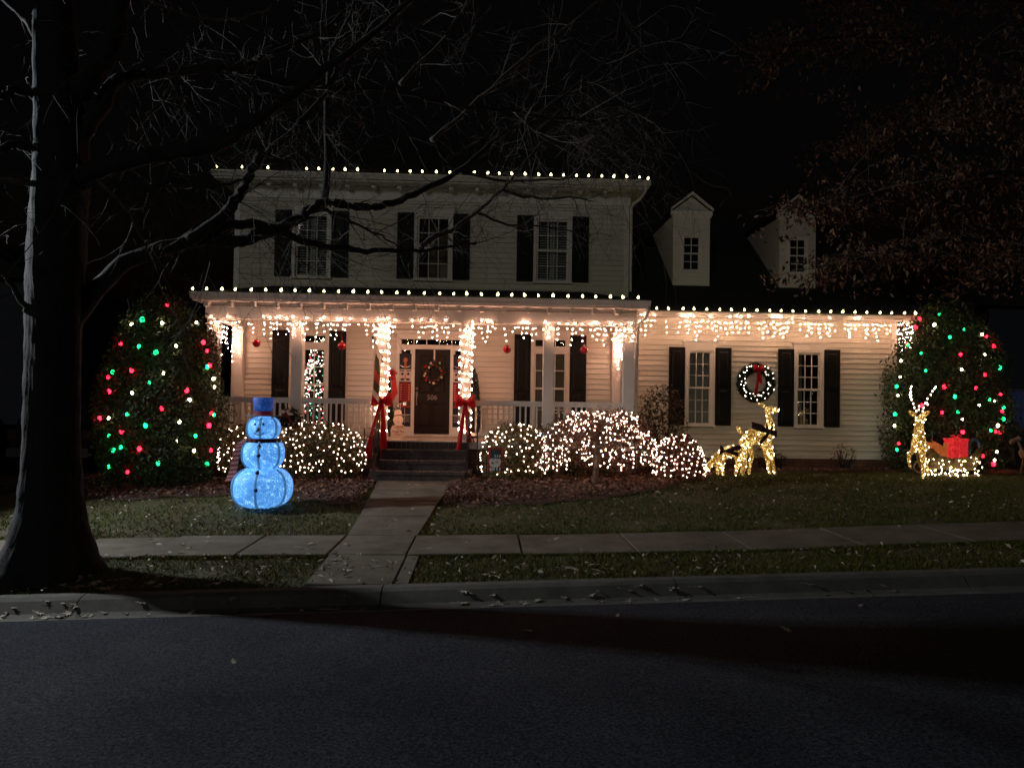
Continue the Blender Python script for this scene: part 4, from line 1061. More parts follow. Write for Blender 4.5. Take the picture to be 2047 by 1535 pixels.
# wooden snowman greeting board
t = thing('greeting_sign', 'white wooden snowman shaped greeting board leaning beside the porch steps', 'sign', (-1.97, 16.5, PF))
def blob(c, r_, n=22): return [(c[0]+r_*math.cos(2*math.pi*k/n), c[1]+r_*math.sin(2*math.pi*k/n)) for k in range(n)]
part('lower_ball', MB().prism_xz(blob((-1.965, 0.93), 0.172), 16.49, 16.51), 'sign_white', t)
part('middle_ball', MB().prism_xz(blob((-1.975, 1.175), 0.112), 16.492, 16.512), 'sign_white', t)
part('head', MB().prism_xz(blob((-1.985, 1.335), 0.078), 16.491, 16.511), 'sign_white', t)
part('hat', MB().prism_xz([(-2.08, 1.40), (-1.89, 1.41), (-1.89, 1.43), (-1.935, 1.43), (-1.925, 1.555), (-2.04, 1.555), (-2.035, 1.425), (-2.08, 1.42)], 16.485, 16.508), 'black_plastic', t)
part('hat_outline', MB().tube([(-2.033, 16.482, 1.43), (-2.04, 16.482, 1.553), (-1.985, 16.482, 1.535), (-1.925, 16.482, 1.553), (-1.937, 16.482, 1.43)], 0.005, 5), 'sign_white', t)
part('hat_flower', disc(MB(), -1.985, 16.481, 1.485, 0.022, 9), 'sign_white', t)
part('scarf', MB().prism_xz([(-2.06, 1.255), (-1.91, 1.275), (-1.91, 1.30), (-2.06, 1.285)], 16.484, 16.49), 'sign_ink', t)
for tx, sz_, zz in (('*', 0.05, 1.21), ('is', 0.06, 1.14), ('Come', 0.105, 1.03), ('~ in ~', 0.045, 0.975), ('From The', 0.072, 0.915), ('~ Cold ~', 0.062, 0.85)):
    textpart('lettering', tx, sz_, (-1.965, 16.486, zz), 'sign_ink', t, 0.9)
t.location.y += 0.32; t.rotation_euler = (R(-6), 0, R(-4))
part('eyes', disc(disc(MB(), -2.01, 16.488, 1.35, 0.008, 8), -1.96, 16.488, 1.352, 0.008, 8), 'black_plastic', t)
part('nose', MB().prism_xz([(-1.985, 1.325), (-1.985, 1.343), (-1.94, 1.330)], 16.486, 16.490), 'banner_orange', t)

# house flag on the entrance post
t = thing('house_flag', 'white winter flag hanging from a short pole on the left entrance post', 'flag', (-2.28, 16.28, 2.5))
part('pole', MB().tube([(-2.27, 16.27, 2.50), (-2.40, 15.75, 2.90)], 0.012, 7), 'white_cable', t)
part('finial', MB().ball((-2.405, 15.73, 2.915), 0.028, 9, 7), 'black_plastic', t, True)
part('bracket', MB().box(-2.30, -2.25, 16.25, 16.283, 2.44, 2.56), 'white_cable', t)
def flag_sheet(u0, u1, v0, v1, off, mt, nm, shape=None):
    # u along the pole (0 at the outer end), v downwards
    b = MB(); nu, nv = 10, 12; vs = []
    for i in range(nv+1):
        v = v0+(v1-v0)*i/nv
        for k in range(nu+1):
            u = u0+(u1-u0)*k/nu
            if shape: u = shape(u, v)
            px_, py_ = -2.392+0.11*u, 15.78+0.42*u; zt = 2.875-0.33*u
            w_ = 0.03*math.sin(u*9+v*2)*v
            vs.append((px_+w_-0.02*v-off, py_, zt-(v*(1.02+0.12*u))))
    b.add(vs, [(i*(nu+1)+k, i*(nu+1)+k+1, (i+1)*(nu+1)+k+1, (i+1)*(nu+1)+k) for i in range(nv) for k in range(nu)]); return part(nm, b, mt, t, True)
flag_sheet(0, 1, 0, 1.0, 0.0, 'flag_white', 'cloth')
flag_sheet(0.28, 0.72, 0.16, 0.86, 0.006, 'flag_green', 'printed_greenery', lambda u, v: 0.5+(u-0.5)*(0.35+1.2*math.sin(min(1, v)*3.0)))
flag_sheet(0.2, 0.8, 0.46, 0.66, 0.010, 'flag_red', 'printed_red_patch')
flag_sheet(0.28, 0.72, 0.16, 0.86, -0.006, 'flag_green', 'printed_greenery', lambda u, v: 0.5+(u-0.5)*(0.35+1.2*math.sin(min(1, v)*3.0)))
flag_sheet(0.2, 0.8, 0.46, 0.66, -0.010, 'flag_red', 'printed_red_patch')

# iron handrails beside the steps
def handrail(x, sg, label):
    t = thing('handrail', label, 'handrail', (x, 15.2, 0.0), 'iron rails beside the front steps')
    y0, y1 = 15.22, 16.02
    part('newel', MB().tube([(x, y0, -0.05), (x, y0, 0.86)], 0.016, 6), 'iron', t); part('newel', MB().tube([(x+sg*0.0, y1, 0.2), (x, y1, 1.36)], 0.016, 6), 'iron', t)
    part('top_rail', MB().tube([(x+sg*0.14, y0-0.08, 0.80), (x+sg*0.11, y0-0.12, 0.88), (x, y0-0.04, 0.88), (x, y1, 1.38), (x, y1+0.1, 1.38)], 0.016, 6), 'iron', t, True)
    part('bottom_rail', MB().tube([(x, y0, 0.24), (x, y1, 0.74)], 0.010, 6), 'iron', t)
    for k in range(1, 7):
        u = k/7; part('baluster', MB().tube([(x, y0+(y1-y0)*u, 0.24+0.5*u), (x, y0+(y1-y0)*u, 0.86+0.5*u)], 0.007, 5), 'iron', t)
    part('scroll', MB().tube([(x+sg*0.02+0.035*math.cos(a)*(1-a/14), y0-0.01, 0.45+0.07*math.sin(a)*(1-a/14)) for a in np.linspace(0, 9, 22)], 0.006, 5), 'iron', t)
    part('side_post', MB().tube([(x+sg*0.20, y0+0.1, -0.05), (x+sg*0.20, y0+0.1, 1.04), (x+sg*0.0, y0+0.14, 1.04)], 0.013, 6), 'iron', t)
handrail(-2.27, -1, 'black iron handrail left of the brick front steps'); handrail(-0.38, 1, 'black iron handrail right of the brick front steps')

# ribbon basket behind the glowing snowman
t = thing('plaid_bow_basket', 'dark greenery with a plaid bow in front of the second porch post', 'decoration', (-4.15, 15.95, 0.75))
P, N = ring_pts((-4.12, 15.98, 1.2), 0.10, 0.14, 500, nrs); leafpart('greenery', leaves('greenery', P, N, 0.12, 'spruce', 0.2, 0.8), t, None)
for k in range(5):
    a = k*1.25+0.4; part('loop', MB().strip([(-4.2, 15.84, 1.36), (-4.2+0.13*math.cos(a), 15.78, 1.36+0.12*math.sin(a)), (-4.18, 15.83, 1.36)], [(-4.16, 15.86, 1.33), (-4.14+0.13*math.cos(a+.5), 15.80, 1.33+0.12*math.sin(a+.5)), (-4.15, 15.85, 1.34)]), 'plaid' if k % 2 else 'flag_white', t)
part('tail', MB().strip([(-4.2, 15.84, 1.34), (-4.12, 15.80, 1.15), (-4.02, 15.82, 0.98)], [(-4.15, 15.85, 1.34), (-4.06, 15.81, 1.15), (-3.96, 15.83, 0.98)]), 'plaid', t)
part('stake', MB().tube([(-4.12, 15.98, 0.0), (-4.12, 15.98, 1.25)], 0.012, 5), 'iron', t)

# garden flag with a snowman face
t = thing('garden_flag', 'small red garden flag with a snowman face in top hat beside the steps', 'flag', (0.18, 14.3, 0.0)); y = 14.30; gx, gzb = 0.175, 0.30
part('stand', MB().tube([(gx-0.16, y, 0.0), (gx-0.16, y, 0.78), (gx+0.14, y, 0.78)], 0.008, 6), 'iron', t)
part('cloth', MB().box(gx-0.135, gx+0.135, y-0.004, y, gzb, gzb+0.45), 'flag_red', t)
part('hat', MB().prism_xz([(gx-0.10, 0.545), (gx+0.10, 0.545), (gx+0.10, 0.57), (gx+0.075, 0.575), (gx+0.095, 0.71), (gx-0.095, 0.71), (gx-0.075, 0.575), (gx-0.10, 0.57)], y-0.008, y-0.0045), 'flag_teal', t)
part('face', MB().prism_xz([(gx-0.09, 0.54), (gx+0.09, 0.54), (gx+0.115, 0.49), (gx+0.09, 0.40), (gx+0.04, 0.375), (gx-0.05, 0.375), (gx-0.095, 0.40), (gx-0.115, 0.49)], y-0.0075, y-0.0045), 'flag_white', t)
b = MB(); 
for k in range(5): b.box(gx-0.10+k*0.045, gx-0.08+k*0.045, y-0.009, y-0.0082, 0.565 if k > 1 else 0.30, 0.61 if k > 1 else 0.36)
part('hat_band', b, 'flag_white', t)
part('scarf', MB().box(gx-0.10, gx+0.12, y-0.0085, y-0.0046, 0.315, 0.373), 'flag_teal', t)
b = MB(); 
for k in range(4): b.box(gx-0.085+k*0.055, gx-0.06+k*0.055, y-0.0105, y-0.009, 0.318, 0.370)
part('scarf_stripes', b, 'flag_white', t)
part('features', disc(disc(MB(), gx-0.035, y-0.0105, 0.52, 0.009, 8), gx+0.04, y-0.0105, 0.52, 0.009, 8), 'black_plastic', t)
part('nose', disc(MB(), gx+0.03, y-0.011, 0.475, 0.028, 10, 0.014), 'banner_orange', t)
part('cheek', disc(MB(), gx-0.05, y-0.0105, 0.455, 0.022, 10), 'banner_red', t)

# Christmas tree standing inside the left porch window
t = cone_tree(-4.18, 19.15, 0.74, 0.70, 2.45, 5200, 'pine_green', 'decorated Christmas tree glowing inside the left porch window', 0.12, 'christmas_tree', 0.2, 'Christmas tree')
for mt_, cnt in (('bulb_wreath', 520), ('bulb_inside_red', 170), ('bulb_inside_green', 90)):
    b = MB()
    for _ in range(cnt):
        u = rnd.random()**0.7; a = rnd.uniform(math.pi*0.9, math.pi*2.1); rr = 0.72*(0.30+0.70*u)*rnd.uniform(.75, 1.02); mini(b, (-4.18+rr*math.cos(a), 19.15+rr*math.sin(a), 0.98+2.15*(1-u)), 0.0105)
    part('mini_bulbs', b, mt_, t, kind='stuff')
part('star', MB().octa((-4.16, 19.1, 3.06), 0.05, 0.09), 'bulb_white', t)
# ------------------------------------------------------------------ big bare street tree (limb centre lines in metres)
TRUNK = [(-5.06,8.9,-0.28),(-5.0,8.9,0.41),(-5.01,8.9,1.57),(-5.02,8.9,2.74),(-5.01,8.9,3.62),(-5.0,8.9,4.5),(-5.08,8.9,5.38),(-5.14,8.9,6.27),(-5.2,8.9,7.46),(-5.28,8.9,8.78)]
LIMBS = {
 'A': (0.115, 0.012, [(-4.87,8.9,2.33),(-4.74,9.07,2.73),(-4.42,9.24,3.19),(-3.74,9.41,3.51),(-3.16,9.57,3.57),(-2.79,9.74,3.75),(-2.51,9.91,3.97),(-2.27,10.08,4.19),(-1.9,10.25,4.19),(-1.52,10.42,4.28),(-1.06,10.59,4.53),(-0.58,10.76,4.86),(0.06,10.92,5.45),(0.58,11.09,5.83),(1.11,11.26,6.3),(1.67,11.43,6.85),(2.16,11.6,7.49)]),
 'B': (0.085, 0.012, [(-3.72,9.35,3.5),(-3.34,9.38,3.82),(-3.12,9.41,4.13),(-2.99,9.43,4.47),(-2.83,9.46,4.63),(-2.53,9.49,4.95),(-2.17,9.52,5.39),(-2.02,9.54,5.73),(-1.76,9.57,6.23),(-1.58,9.6,6.7)]),
 'C': (0.13, 0.012, [(-4.86,8.9,4.08),(-4.48,8.76,4.18),(-3.93,8.62,4.27),(-3.21,8.49,4.36),(-2.69,8.35,4.58),(-2.11,8.21,4.95),(-1.54,8.07,5.32),(-1.04,7.94,5.68),(-0.72,7.8,5.93)]),
 'C2': (0.06, 0.012, [(-4.74,8.9,4.0),(-4.47,8.76,4.02),(-3.92,8.62,3.92),(-3.57,8.48,3.97),(-3.14,8.34,3.88),(-2.72,8.2,3.93)]),
 'D': (0.1, 0.012, [(-4.79,8.9,4.56),(-4.64,9.0,4.93),(-4.48,9.1,5.32),(-4.21,9.2,5.43),(-3.79,9.3,5.55),(-3.26,9.4,5.63),(-2.87,9.5,5.87),(-2.36,9.6,6.15),(-1.96,9.7,6.54),(-1.62,9.8,6.94)]),
 'D2': (0.055, 0.008, [(-3.26,9.4,5.63),(-2.77,9.53,5.55),(-2.15,9.67,5.54),(-1.49,9.8,5.61),(-0.99,9.93,5.55),(-0.39,10.07,5.49),(0.19,10.2,5.52),(0.6,10.33,5.48),(1.16,10.47,5.52),(1.46,10.6,5.46)]),
 'E': (0.13, 0.09, [(-4.83,8.9,5.04),(-4.64,8.86,5.29),(-4.44,8.82,5.54),(-4.33,8.78,6.03),(-4.25,8.74,6.33),(-4.13,8.7,7.37)]),
 'V': (0.055, 0.012, [(-2.28,10.1,4.2),(-2.23,10.0,4.74),(-2.23,9.9,5.57),(-2.15,9.8,6.06),(-1.92,9.7,6.48),(-1.81,9.6,6.83)]),
 'F': (0.07, 0.012, [(-3.49,9.45,3.65),(-3.21,9.59,3.78),(-2.79,9.74,3.75),(-2.43,9.88,3.62),(-1.9,10.02,3.57),(-1.43,10.17,3.61),(-1.04,10.31,3.64),(-0.56,10.46,3.75),(-0.29,10.6,3.81)]),
 'G': (0.035, 0.01, [(-2.44,9.95,4.04),(-2.24,10.06,4.09),(-2.02,10.18,4.01),(-1.62,10.29,3.84),(-1.36,10.4,3.72)]),
 'H': (0.045, 0.01, [(-1.05,10.4,3.66),(-0.9,10.49,3.84),(-0.65,10.57,3.98),(-0.31,10.66,4.26),(0.05,10.74,4.6),(0.27,10.83,4.89),(0.58,10.91,5.32),(0.87,11.0,5.7)]),
 'I': (0.035, 0.01, [(-2.08,9.6,5.77),(-1.37,9.45,6.3),(-0.9,9.3,6.66)]),
 'J': (0.03, 0.008, [(-1.31,10.0,5.75),(-0.76,10.2,6.47),(-0.51,10.4,6.99),(-0.26,10.6,7.42)]),
 'K': (0.04, 0.008, [(-0.96,10.9,5.33),(-0.43,11.02,5.85),(0.37,11.15,6.69),(1.37,11.28,7.53),(1.88,11.4,8.01)]),
 'M1': (0.06, 0.03, [(-5.2,8.8,4.96),(-5.35,8.63,4.99),(-5.47,8.47,4.85),(-5.79,8.3,4.88)]),
 'M2': (0.06, 0.03, [(-5.18,8.8,4.34),(-5.36,8.67,4.4),(-5.49,8.53,4.26),(-5.89,8.4,4.14)]),
 'M3': (0.05, 0.02, [(-5.17,8.8,3.94),(-5.37,8.7,4.01),(-5.75,8.6,4.01)]),
 'M4': (0.04, 0.015, [(-5.18,8.8,2.49),(-5.24,8.6,2.69),(-5.26,8.4,2.88),(-5.45,8.2,3.06)]),
 'M5': (0.06, 0.03, [(-5.13,8.8,5.51),(-5.39,8.83,5.87),(-5.64,8.87,6.12),(-5.97,8.9,6.6)]),
 'N1': (0.025, 0.008, [(-4.42,8.6,4.0),(-4.0,8.45,3.59),(-3.7,8.3,3.12)]),
 'N2': (0.03, 0.006, [(0.05,10.8,4.61),(0.59,10.93,4.54),(1.12,11.07,4.61),(1.43,11.2,4.59)]),
 'N3': (0.03, 0.006, [(-0.59,10.9,4.9),(0.15,11.03,4.81),(0.9,11.17,4.92),(1.46,11.3,4.97)]),
 'N4': (0.025, 0.006, [(-0.32,10.7,4.28),(0.15,10.87,4.14),(0.75,11.03,4.16),(1.4,11.2,4.09)]),
 'N5': (0.018, 0.005, [(1.18,10.6,5.56),(1.8,10.75,5.74),(2.49,10.9,5.82)]),
 'N6': (0.018, 0.005, [(0.19,10.3,5.55),(0.77,10.5,5.19),(1.58,10.7,5.21),(2.35,10.9,5.23)]),
 'N7': (0.03, 0.008, [(-4.23,8.7,6.2),(-3.74,8.6,5.93),(-3.14,8.5,5.78),(-2.49,8.4,5.84)]),
}
BULBS_LEFT = [('R',-6.18,3.39),('G',-6.51,3.06),('W',-6.79,2.98),('W',-6.12,3.0),('W',-5.48,3.07),('R',-6.95,2.6),('G',-6.46,2.54),('G',-6.18,2.44),('W',-5.83,2.57),('R',-5.36,2.68),('R',-5.17,2.52),('G',-6.99,2.06),('R',-6.59,2.1),('R',-7.17,1.97),('W',-5.99,2.05),('G',-5.4,2.2),('W',-5.3,1.98),('W',-5.14,1.82),('G',-6.19,1.87),('R',-7.0,1.7),('R',-5.6,1.74),('W',-6.54,1.68),('W',-5.57,1.56),('R',-6.0,1.4),('W',-7.04,1.2),('G',-6.56,1.28),('G',-6.21,1.09),('R',-6.68,0.97),('R',-5.3,1.3),('G',-5.1,1.29),('W',-5.68,1.16),('R',-5.3,1.08),('G',-6.94,0.88),('G',-5.47,0.89),('W',-5.71,0.8),('G',-6.86,0.62),('G',-6.69,0.68),('R',-6.33,0.66),('W',-5.49,0.61),('R',-5.29,0.6),('G',-7.11,0.28),('G',-6.05,0.39),('G',-5.38,0.32),('R',-6.61,0.22),('R',-7.27,1.19),('R',-5.15,2.23)]
BULBS_RIGHT = [('G',10.54,3.82),('W',10.37,3.56),('G',11.03,3.45),('W',11.42,3.34),('R',11.74,3.33),('R',11.82,3.09),('R',9.84,3.73),('R',9.73,3.53),('W',9.61,3.39),('G',9.47,3.1),('R',9.9,3.14),('G',10.03,2.89),('G',10.59,3.25),('R',10.77,2.85),('W',11.46,2.87),('W',9.53,2.73),('G',10.06,2.48),('W',10.78,2.51),('G',11.92,2.59),('R',11.39,2.41),('W',9.3,2.34),('G',9.21,2.12),('R',10.39,2.11),('R',11.05,2.09),('R',11.75,1.96),('G',11.42,1.84),('W',11.53,1.81),('W',11.19,1.71),('G',10.57,1.89),('W',9.45,1.91),('R',9.96,1.68),('G',9.61,1.46),('R',10.3,1.53),('G',10.63,1.55),('W',10.78,1.39),('R',11.76,1.57),('G',11.9,1.66),('G',11.8,1.4),('W',9.44,1.19),('W',11.61,1.25),('G',11.42,1.14),('R',11.57,1.11),('R',11.82,1.08),('R',9.56,0.78),('G',9.53,0.63),('R',11.33,0.55),('W',11.65,0.65),('W',11.61,0.46),('R',11.57,0.37),('R',10.73,1.1)]
def smooth_path(pts, sub=4):
    P = [Vector(p) for p in pts]; out = []
    for i in range(len(P)-1):
        p0, p1, p2, p3 = P[max(i-1, 0)], P[i], P[i+1], P[min(i+2, len(P)-1)]
        for k in range(sub):
            t = k/sub; out.append(0.5*((2*p1)+(p2-p0)*t+(2*p0-5*p1+4*p2-p3)*t*t+(3*p1-p0-3*p2+p3)*t**3))
    out.append(P[-1]); return out
st = thing('street_tree', 'large bare oak tree standing between sidewalk and kerb', 'tree', (-5.05, 8.9, -0.35))
b = MB(); tp = smooth_path(TRUNK, 14); n = 84; vs = []
tr_tab = [(-0.35, 0.56), (-0.22, 0.48), (0.0, 0.40), (0.35, 0.335), (1.0, 0.285), (2.2, 0.28), (3.3, 0.30), (4.6, 0.28), (5.4, 0.23), (6.3, 0.20), (9, 0.15)]
for p in [Vector((-5.06, 8.9, -0.42))]+tp:
    r_ = float(np.interp(p.z, [a for a, _ in tr_tab], [c for _, c in tr_tab]))
    for k in range(n):
        a = 2*math.pi*k/n; fl = max(0, (0.5-p.z))*0.22
        ph = 1.3*math.sin(2.1*p.z)+0.8*math.sin(5.3*p.z+a); rid = abs(math.sin(13*a+ph))**0.6*0.6+abs(math.sin(21*a-1.3*ph+2.2*math.sin(3.7*p.z)))**0.6*0.4
        rr = r_*(0.955+0.035*math.sin(5*a+p.z*1.2)+0.07*rid*(0.7+0.3*math.sin(17*p.z+6*a))+fl*max(0, math.sin(3*a+0.8)))
        vs.append((p.x+rr*math.cos(a), p.y+rr*math.sin(a), p.z))
m_ = len(tp)+1
b.add(vs, [(i*n+k, i*n+(k+1) % n, (i+1)*n+(k+1) % n, (i+1)*n+k) for i in range(m_-1) for k in range(n)])
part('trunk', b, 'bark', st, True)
tw = MB(); tr = random.Random(5)
def twig(p, d, L, r, depth):
    k = max(2, min(7, int(L/0.13)+1)); pts = [p]; q = Vector(p); dd = Vector(d)
    for i in range(k):
        dd = (dd+Vector((tr.gauss(0, .13), tr.gauss(0, .13), tr.gauss(-0.015, .13)))).normalized(); q = q+dd*(L/k); pts.append(q.copy())
    rad = [r*(1-0.75*i/k) for i in range(k+1)]
    tw.tube(pts, rad, 4 if r > 0.006 else 3, False)
    if depth > 0:
        for i in range(1, k+1):
            for _ in range(1 if tr.random() < 0.55 else 2):
                if tr.random() < 0.52: continue
                ax = Vector((tr.gauss(0, 1), tr.gauss(0, 1), tr.gauss(-0.15, 1))); nd = (dd+ax.normalized()*tr.uniform(0.6, 1.2)).normalized()
                twig(pts[i], nd, L*tr.uniform(0.35, 0.7), max(0.0025, rad[i]*0.66), depth-1)
for nm, (r0, r1, pts) in LIMBS.items():
    sp = smooth_path(pts, 5); L = len(sp)
    # small natural kinks
    for i in range(2, L-1): sp[i] = sp[i]+Vector((tr.gauss(0, .008), tr.gauss(0, .02), tr.gauss(0, .008)))
    rad = [r0+(r1-r0)*(i/(L-1))**0.8 for i in range(L)]
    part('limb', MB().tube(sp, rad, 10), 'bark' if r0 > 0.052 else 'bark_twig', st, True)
    total = sum((sp[i+1]-sp[i]).length for i in range(L-1)); cnt = int(total*(5.2 if r0 < 0.09 else 4))
    for _ in range(cnt):
        u = tr.uniform(0.12, 1.0); i = min(L-2, int(u*(L-1))); p = sp[i]; t_ = (sp[i+1]-sp[i]).normalized()
        ax = Vector((tr.gauss(0, 1), tr.gauss(0, 1), tr.gauss(-0.25, 1.0))).normalized(); nd = (t_*tr.uniform(0.2, 0.9)+ax).normalized()
        twig(p, nd, tr.uniform(0.35, 1.5), tr.uniform(0.0042, 0.0088), 2)
part('twigs', tw, 'bark_twig', st, False, 'stuff')
st.location = (-4.94, 8.65, -0.35)

# brown leaved oak whose crown reaches in from the right
ok_ = thing('brown_leaved_oak', 'oak still holding brown leaves reaching in front of the right dormer', 'tree', (12.6, 12.6, 0.2))
part('trunk', MB().tube(smooth_path([(12.6, 12.6, 0.1), (12.6, 12.6, 1.0), (12.5, 12.65, 3.0), (12.55, 12.7, 6.0), (12.4, 12.8, 9.0), (12.3, 12.8, 12.0)], 3), [0.42]*3+[0.33]*3+[0.29]*4+[0.24]*3+[0.15]*2+[0.08], 14), 'bark', ok_, True)
OB = [[(12.5, 12.7, 6.2), (10.5, 12.8, 7.4), (8.0, 13.0, 8.1), (6.2, 13.2, 8.3), (4.75, 13.3, 8.05)], [(12.5, 12.7, 4.8), (10.5, 13.1, 5.8), (8.4, 13.5, 5.9), (6.6, 13.6, 5.5), (5.35, 13.6, 5.25)],
      [(12.5, 12.7, 3.9), (10.6, 13.2, 4.6), (8.5, 13.4, 4.7), (7.0, 13.5, 4.45), (5.9, 13.5, 4.15)], [(12.5, 12.8, 7.0), (10.5, 14.0, 7.5), (8.3, 14.3, 7.2), (6.9, 14.4, 6.7)],
      [(12.4, 12.8, 8.4), (10.5, 13.5, 9.2), (8.0, 13.8, 9.5), (6.0, 13.8, 9.4)], [(12.5, 12.7, 5.4), (11, 12.2, 6.4), (9.2, 12.0, 6.8), (7.5, 12.2, 6.5)], [(12.5, 12.7, 3.6), (11.2, 13.0, 4.3), (9.8, 13.2, 4.4), (8.6, 13.2, 4.2)],
      [(12.4, 12.7, 6.6), (11.5, 12.0, 7.8), (10.0, 11.8, 8.4), (8.2, 12.0, 8.9)]]
LP = []; orng = random.Random(9); ob = MB()
for br in OB:
    sp = smooth_path(br, 6); L = len(sp); part('limb', MB().tube(sp, [0.10-0.088*i/(L-1) for i in range(L)], 8), 'bark', ok_, True)
    for i in range(4, L):
        for _ in range(9):
            d = Vector((orng.gauss(-0.2, .7), orng.gauss(0, .8), orng.gauss(0, .55))); q = sp[i]+d*orng.uniform(0.25, 0.9)*(1 if i < L-4 else 0.55)
            ob.tube([sp[i], sp[i]*0.5+q*0.5+Vector((0, 0, .05)), q], [0.007, 0.005, 0.002], 3, False)
            for _ in range(orng.randint(8, 14)): LP.append((q.x+orng.gauss(0, .13), q.y+orng.gauss(0, .13), q.z-abs(orng.gauss(0, .12))))
part('twigs', ob, 'bark_twig', ok_, False, 'stuff')
N = np.tile([0.2, -0.8, 0.2], (len(LP), 1)); leafpart('leaf_canopy', leaves('leaf_canopy', LP, N, 0.105, 'oak_brown', 0.42, 0.9, nrs, 0.35, 1.4), ok_)
ok_.location.x += 0.15

# ------------------------------------------------------------------ shrubs
def dome_r(u, lo, k): 
    """relative radius for height fraction u"""
    return np.where(u < 0.3, lo+(1-lo)*np.sin(np.clip(u/0.3, 0, 1)*np.pi/2), np.sqrt(np.clip(1-((u-0.3)/0.7)**k, 0, 1)))
def shrub(name, label, c, rx, ry, z0, z1, n, size, lm, lo=0.72, k=2.6, lump=0.10, seed=1, cat='shrub', group=None, aspect=0.45, shell=0.30, ragged=0.0, fill=0.25):
    rs = np.random.RandomState(seed); t = thing(name, label, cat, (c[0], c[1], z0), group)
    m_ = int(n*1.9); u = rs.rand(m_); a = rs.uniform(0, 2*np.pi, m_); rad = dome_r(u, lo, k); keep = rs.rand(m_) < (0.15+0.85*rad)
    u, a, rad = u[keep][:n], a[keep][:n], rad[keep][:n]; n = len(u)
    lm_ = 1+lump*np.sin(3*a+7*u+seed)*np.cos(9*u-2*a)+lump*0.6*np.sin(7*a-15*u)+ragged*np.abs(rs.normal(0, 1, n))
    dep = np.where(rs.rand(n) < fill, rs.uniform(0.35, 1, n), 1-shell*rs.rand(n)**2)
    P = np.stack([c[0]+rx*rad*lm_*dep*np.cos(a), c[1]+ry*rad*lm_*dep*np.sin(a), z0+(z1-z0)*np.clip(u*(1+0.03*rs.normal(0, 1, n)), 0, 1.06)*np.where(u > 0.85, dep*0.1+0.9, 1)], 1)
    N = np.stack([np.cos(a)*rad, np.sin(a)*rad, np.where(u > 0.3, u*0.9, -0.1)], 1)
    leafpart('foliage', leaves('foliage', P, N, size, lm, aspect, 0.65, rs), t, None)
    sb = MB(); sr = random.Random(seed)
    for _ in range(14):
        aa = sr.uniform(0, 6.28); uu = sr.uniform(0.4, 0.9); rr = float(dome_r(np.array(uu), lo, k))*0.85
        q = Vector((c[0]+rx*rr*math.cos(aa), c[1]+ry*rr*math.sin(aa), z0+(z1-z0)*uu)); p = Vector((c[0]+sr.gauss(0, .05), c[1]+sr.gauss(0, .05), z0-0.05))
        sb.tube([p, p.lerp(q, .45)+Vector((0, 0, .08*(z1-z0))), q], [0.02, 0.013, 0.004], 5, False)
    part('stem', sb, 'bark', t)
    return t
HL_ = dict(c=(-6.34, 14.9), rx=1.12, ry=1.05, z0=-0.08, z1=3.55); HR_ = dict(c=(10.92, 17.5), rx=1.36, ry=1.0, z0=0.10, z1=4.15)
shrub('holly_shrub', 'tall dense holly hung with coloured lights left of the porch', **HL_, n=19000, size=0.085, lm='holly', lo=0.72, k=2.15, seed=2, ragged=0.05, lump=0.10)
shrub('holly_shrub', 'tall dense holly hung with coloured lights right of the side wing', **HR_, n=19000, size=0.085, lm='holly', lo=0.85, k=2.0, seed=3, ragged=0.07, lump=0.14)
SB = {k: MB().ball((0, 0, 0), 0.034, 8, 6, 1.25).mesh('bulb', m__) for k, m__ in (('R', 'bulb_red'), ('G', 'bulb_green'), ('W', 'bulb_white'))}
def shrub_lights(lst, h, label, k, lo):
    t = thing('shrub_lights', label, 'string lights', (h['c'][0], h['c'][1]-h['ry'], h['z0']), 'coloured lights on the tall hollies'); L = ROOTLOC[t.name]; order = []
    for c_, x, z in lst:
        u = min(0.97, max(0.02, (z-h['z0'])/(h['z1']-h['z0']))); rad = float(dome_r(np.array(u), lo, k))
        dx = (x-h['c'][0])/(h['rx']*max(rad, .05)); dx = max(-0.97, min(0.97, dx)); x = h['c'][0]+dx*h['rx']*rad
        y = h['c'][1]-h['ry']*rad*math.sqrt(max(0, 1-dx*dx))*0.94-0.01
        o_ = link('bulb', SB[c_], t, Vector((x, y+rnd.choice((0, 0.02, 0.06, 0.12)), z))-L); s_ = rnd.uniform(0.75, 1.25) if c_ != 'W' else rnd.uniform(0.55, 0.95); o_.scale = (s_, s_, s_); order.append((x, y+0.03, z))
    order.sort(key=lambda p: (round(p[2]/0.28), p[0]*(1 if round(p[2]/0.28) % 2 else -1)))
    part('cable', MB().tube(order, 0.004, 4, False), 'cable', t)
shrub_lights(BULBS_LEFT, HL_, 'red, green and white bulbs strung over the left holly', 2.15, 0.72)
shrub_lights(BULBS_RIGHT, HR_, 'red, green and white bulbs strung over the right holly', 2.0, 0.85)

